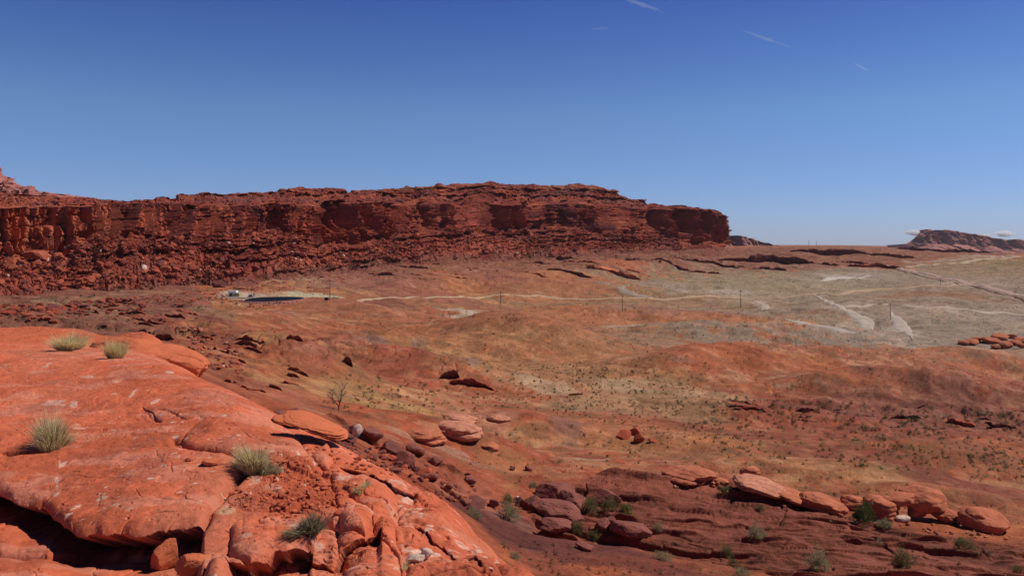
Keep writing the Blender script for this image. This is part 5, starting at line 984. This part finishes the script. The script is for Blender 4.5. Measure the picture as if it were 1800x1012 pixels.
new_obj('pond_bank', merged('pond_bank', [(V1, F1[:, ::-1], 0), (V2, F2[:, ::-1], 1)], [rm, bmat('pond_riprap', C(.27, .10, .085), .3, .6, .3)], True), [], kind='structure', label='pale rim and purple stony bank round the pond')
for k in range(70):
    a = rng.uniform(3.3, 6.1); q = rng.uniform(1.1, 1.5); x = pc[0] + (np.interp(a, ang, ex) - pc[0]) * q; yy = pc[1] + 1.5 + (np.interp(a, ang, ey) - pc[1] - 1.5) * q
    zq = max(float(gz(x, yy)), pz + .35 - (q - 1.06) / .29 * 2.95); s = rng.uniform(.2, .5)
    o = bpy.data.objects.new('stone', rock_mesh(150 + k % 8, 'block', T_pale if k % 3 == 0 else T_mats[2], 2)); scene.collection.objects.link(o); o.location = (x, yy, zq + s * .2); o.scale = (s, s, s * .7); o.rotation_euler = (0, 0, k)
    tag(o, 'pale or dark stone on the bank in front of the pond', 'stone', 'stones on the pond bank')
def box(x0, x1, y0, y1, z0, z1):
    V = np.array([(x, y, z) for x in (x0, x1) for y in (y0, y1) for z in (z0, z1)], float)
    return V, np.array([[0, 1, 3, 2], [4, 6, 7, 5], [0, 4, 5, 1], [2, 3, 7, 6], [0, 2, 6, 4], [1, 5, 7, 3]])
def part(name, boxes, mat, parent, **kw):
    me = merged(name, [(*b, 0) for b in boxes], [mat]); return new_obj(name, me, [], parent, **kw)
hx, hy, hz_ = ghit(411, 522, 300, 470); u = hy / F; house = empty('pump_house', (hx, hy, hz_), .0); tag(house, 'small tan pump house with a white roof box, left of the pond', 'building')
W2 = 9.5 * u; m_tan = plain_mat('tan_wall', (.44, .33, .16), .8, .2); m_wh = plain_mat('white_metal', (.74, .74, .72), .5, .3); m_dk = plain_mat('dark_opening', (.04, .04, .045), .6, .2)
part('wall', [box(-W2, W2, 0, 4.5, -.3, 7.0 * u)], m_tan, house)
part('roof', [box(-W2 - .15, W2 + .15, -.2, 4.7, 7.0 * u, 7.0 * u + .14)], plain_mat('grey_roof', (.55, .53, .5), .7), house)
part('roof_tank', [box(-W2 - .4, W2 * .35, .6, 3.6, 7.0 * u + .14, 11.0 * u)], m_wh, house)
d_ = part('door', [box(-W2 * .75, -W2 * .35, -.06, -.003, 0, 2.0)], m_dk, house); part('handle', [box(-W2 * .42, -W2 * .39, -.10, -.062, .95, 1.1)], m_wh, d_)
w_ = part('window', [box(W2 * .2, W2 * .6, -.05, -.003, 1.0, 1.6)], m_dk, house); part('frame', [box(W2 * .16, W2 * .64, -.06, -.004, .92, .99), box(W2 * .16, W2 * .64, -.06, -.004, 1.61, 1.68)], m_wh, w_)
ap = empty('x', (0, 0, 0)); bpy.data.objects.remove(ap)
me = merged('concrete_apron', [(*box(hx - W2 * 1.35, hx + 11, hy - 3.2, hy - .25, hz_ - .5, hz_ + .16), 0)], [plain_mat('pale_concrete', (.55, .46, .38), .9)]); new_obj('concrete_apron', me, [], kind='structure', label='pale concrete apron in front of the pump house')
shrub(405, 519, 16, 14, 'juniper', 2, 500, label='dark bush peeping over the back of the pump house roof').location.y += 8
eq = empty('pump', (hx + 31 * u, hy - 1.2, hz_ + .16)); tag(eq, 'small dark pump machine on the concrete apron right of the pump house', 'pump')
part('engine', [box(-.9, .7, -.5, .5, .3, 1.0)], plain_mat('machine_grey', (.09, .10, .12), .5), eq); part('tank', [box(.1, .9, -.4, .4, 1.0, 1.6)], m_wh, eq); part('frame', [box(-1.2, 1.2, -.6, .6, .0, .3)], m_dk, eq)
V, Fq = tube([(.9, 0, .6), (1.5, 0, .8), (2.0, 0, .4), (2.1, 0, 0)], [.14] * 4, 8); me = raw_mesh('hose', V, Fq); me.materials.append(m_dk); new_obj('hose', me, [], eq)
pm = plain_mat('pole_wood', (.10, .065, .05), .9, .1); im = plain_mat('insulator', (.25, .25, .26), .4)
def pole(px, py, hpx, label, Yd=None, two=False):
    if Yd: Y = Yd; x = (px - CX) / F * Y; z = (HY - py) / F * Y
    else: x, Y, z = ghit(px, py, 200)
    H = hpx / F * Y; t = empty('utility_pole', (x, Y, z), .35); tag(t, label, 'utility pole', 'wooden power poles crossing the valley')
    r_ = max(.17, .00022 * Y); V, Fq = tube([(0, 0, -1), (0, 0, H * .5), (0, 0, H)], [r_, r_ * .85, r_ * .65], 10); me = raw_mesh('pole', V, Fq); me.materials.append(pm); new_obj('pole', me, [], t)
    part('crossarm', [box(-1.3, 1.3, -.1, .1, H - .9, H - .68)], pm, t)
    for k in (-1.15, 0, 1.15):
        V, Fq = tube([(k, 0, H - .68 if k else H), (k, 0, H - .45 if k else H + .2)], [.07, .05], 6); me = raw_mesh('insulator', V, Fq); me.materials.append(im); new_obj('insulator', me, [], t)
for a in [(580, 527, 36, 'power pole beside the pond pad, the leftmost'), (880, 537, 26, 'power pole standing in the middle left of the valley'), (1094, 547, 30, 'power pole near the centre of the valley floor'), (1302, 540, 31, 'power pole next to the short pale wash'), (1565, 562, 29, 'power pole beside the white patch on the grey flats'), (1653, 501, 13, 'small distant pole near the junction of the roads'), (1572, 470, 5, 'tiny pole where the paved road begins')]: pole(*a)
for a in [(1402, 434, 4, 'shortest pole on the skyline', 1500), (1422, 434, 12, 'left of the two tall poles on the skyline', 1500), (1435, 434, 11, 'right of the two tall poles on the skyline', 1500)]: pole(*a)
# small things at the foot of a pole
me = merged('equipment_box', [(*box(-.9, .9, -.6, .6, 0, 1.1), 0), (*box(-1, 1, -.7, .7, 1.1, 1.25), 0)], [m_dk]); o = new_obj('equipment_box', me); x, Y, z = ghit(577, 527, 200); o.location = (x - .6, Y - .8, z); tag(o, 'dark equipment box at the foot of the pole by the pond', 'box')
scene.cycles.transparent_max_bounces = 32
# ------------------------------------------------------------------ clouds and vapour trails
def cloud_mat(name, dens):
    m = bpy.data.materials.new(name); m.use_nodes = True; t = m.node_tree; n = t.nodes; n.remove(n['Principled BSDF'])
    v = n.new('ShaderNodeVolumeScatter'); v.inputs['Color'].default_value = (1, 1, 1, 1); v.inputs['Density'].default_value = dens; v.inputs['Anisotropy'].default_value = .2
    t.links.new(v.outputs[0], n['Material Output'].inputs['Volume']); return m
scene.cycles.volume_bounces = 3
CM = cloud_mat('cloud', .013); VM = cloud_mat('vapour', .0013)
def cloud(px, py, w, h, seed, label, n=9, mat=None, name='cloud'):
    Y = 26000.; r = np.random.default_rng(seed); D, Fc = ico(5); c_ = r.uniform(-1, 1, (n, 3)) * np.array([.62, .3, .25]); c_[:, 2] *= 1 - np.abs(c_[:, 0]); q_ = r.uniform(.28, .48, n) * (1.15 - .8 * np.abs(c_[:, 0]))
    t_ = np.full(len(D), .15)
    for c0, q0 in zip(c_, q_):
        bq = D @ c0; disc = bq * bq - (c0 @ c0 - q0 * q0); t_ = np.maximum(t_, np.where(disc > 0, bq + np.sqrt(np.maximum(disc, 0)), 0))
    its = [(D * t_[:, None] * (1 + .45 * n3(D, 2.6, seed)[:, None] + .25 * n3(D, 7.0, seed + 3)[:, None]), Fc, 0)]
    o = new_obj(name, merged(name, its, [mat or CM], True)); o.location = ((px - CX) / F * Y, Y, (HY - py) / F * Y); o.scale = (w / F * Y / 2, w / F * Y / 2, h / F * Y / 2); tag(o, label, 'cloud'); return o
cloud(1608, 409, 44, 18, 1, 'white puffy cloud rising behind the left end of the distant mesa', 12); cloud(1768, 411, 48, 18, 2, 'white cloud low over the right end of the distant mesa'); cloud(1730, 413, 30, 8, 3, 'small thin cloud above the middle of the distant mesa', 7); cloud(1555, 421, 26, 5, 4, 'faintest wisp of cloud low on the horizon left of the distant mesa', 6, cloud_mat('wisp', .001))
def trail(p0, p1, w, label, seed):
    Y = 26000.; a = np.array([(p0[0] - CX) / F * Y, Y, (HY - p0[1]) / F * Y]); b = np.array([(p1[0] - CX) / F * Y, Y + 900, (HY - p1[1]) / F * (Y + 900)])
    t = np.linspace(0, 1, 40); P = a + (b - a) * t[:, None]; r_ = w / F * Y / 2 * (np.sin(np.pi * t) ** .6 * (.75 + .25 * vn(t * 9, t * 0, seed)) + .02); V, Fq = tube([tuple(p) for p in P - P[20]], r_, 12)
    o = new_obj('vapour_trail', raw_mesh('vapour_trail', V, Fq), [VM]); o.location = P[20]; tag(o, label, 'vapour trail')
trail((1085, -6), (1176, 21), 9, 'brightest vapour trail at the top edge of the sky', 1); trail((1300, 52), (1410, 85), 7, 'long faint vapour trail in the middle of the three', 2); trail((1500, 111), (1550, 126), 5, 'shortest vapour trail, lowest on the right', 3)
cloud(1052, 50, 40, 8, 9, 'faint smudge of high cloud near the top left of the trails', 7, cloud_mat('thin_cloud', .0003))

# ------------------------------------------------------------------ the air
hm = bpy.data.materials.new('haze'); hm.use_nodes = True; n = hm.node_tree.nodes; n.remove(n['Principled BSDF']); pv = n.new('ShaderNodeVolumePrincipled')
pv.inputs['Color'].default_value = (.75, .86, 1.0, 1); pv.inputs['Density'].default_value = 2.0e-5; pv.inputs['Anisotropy'].default_value = .2
hm.node_tree.links.new(pv.outputs[0], n['Material Output'].inputs['Volume'])
me = merged('haze', [(*box(-21000, 21000, -60, 9300, -62, 200), 0)], [hm]); new_obj('haze', me, [], kind='stuff', label='thin blue air over the valley')
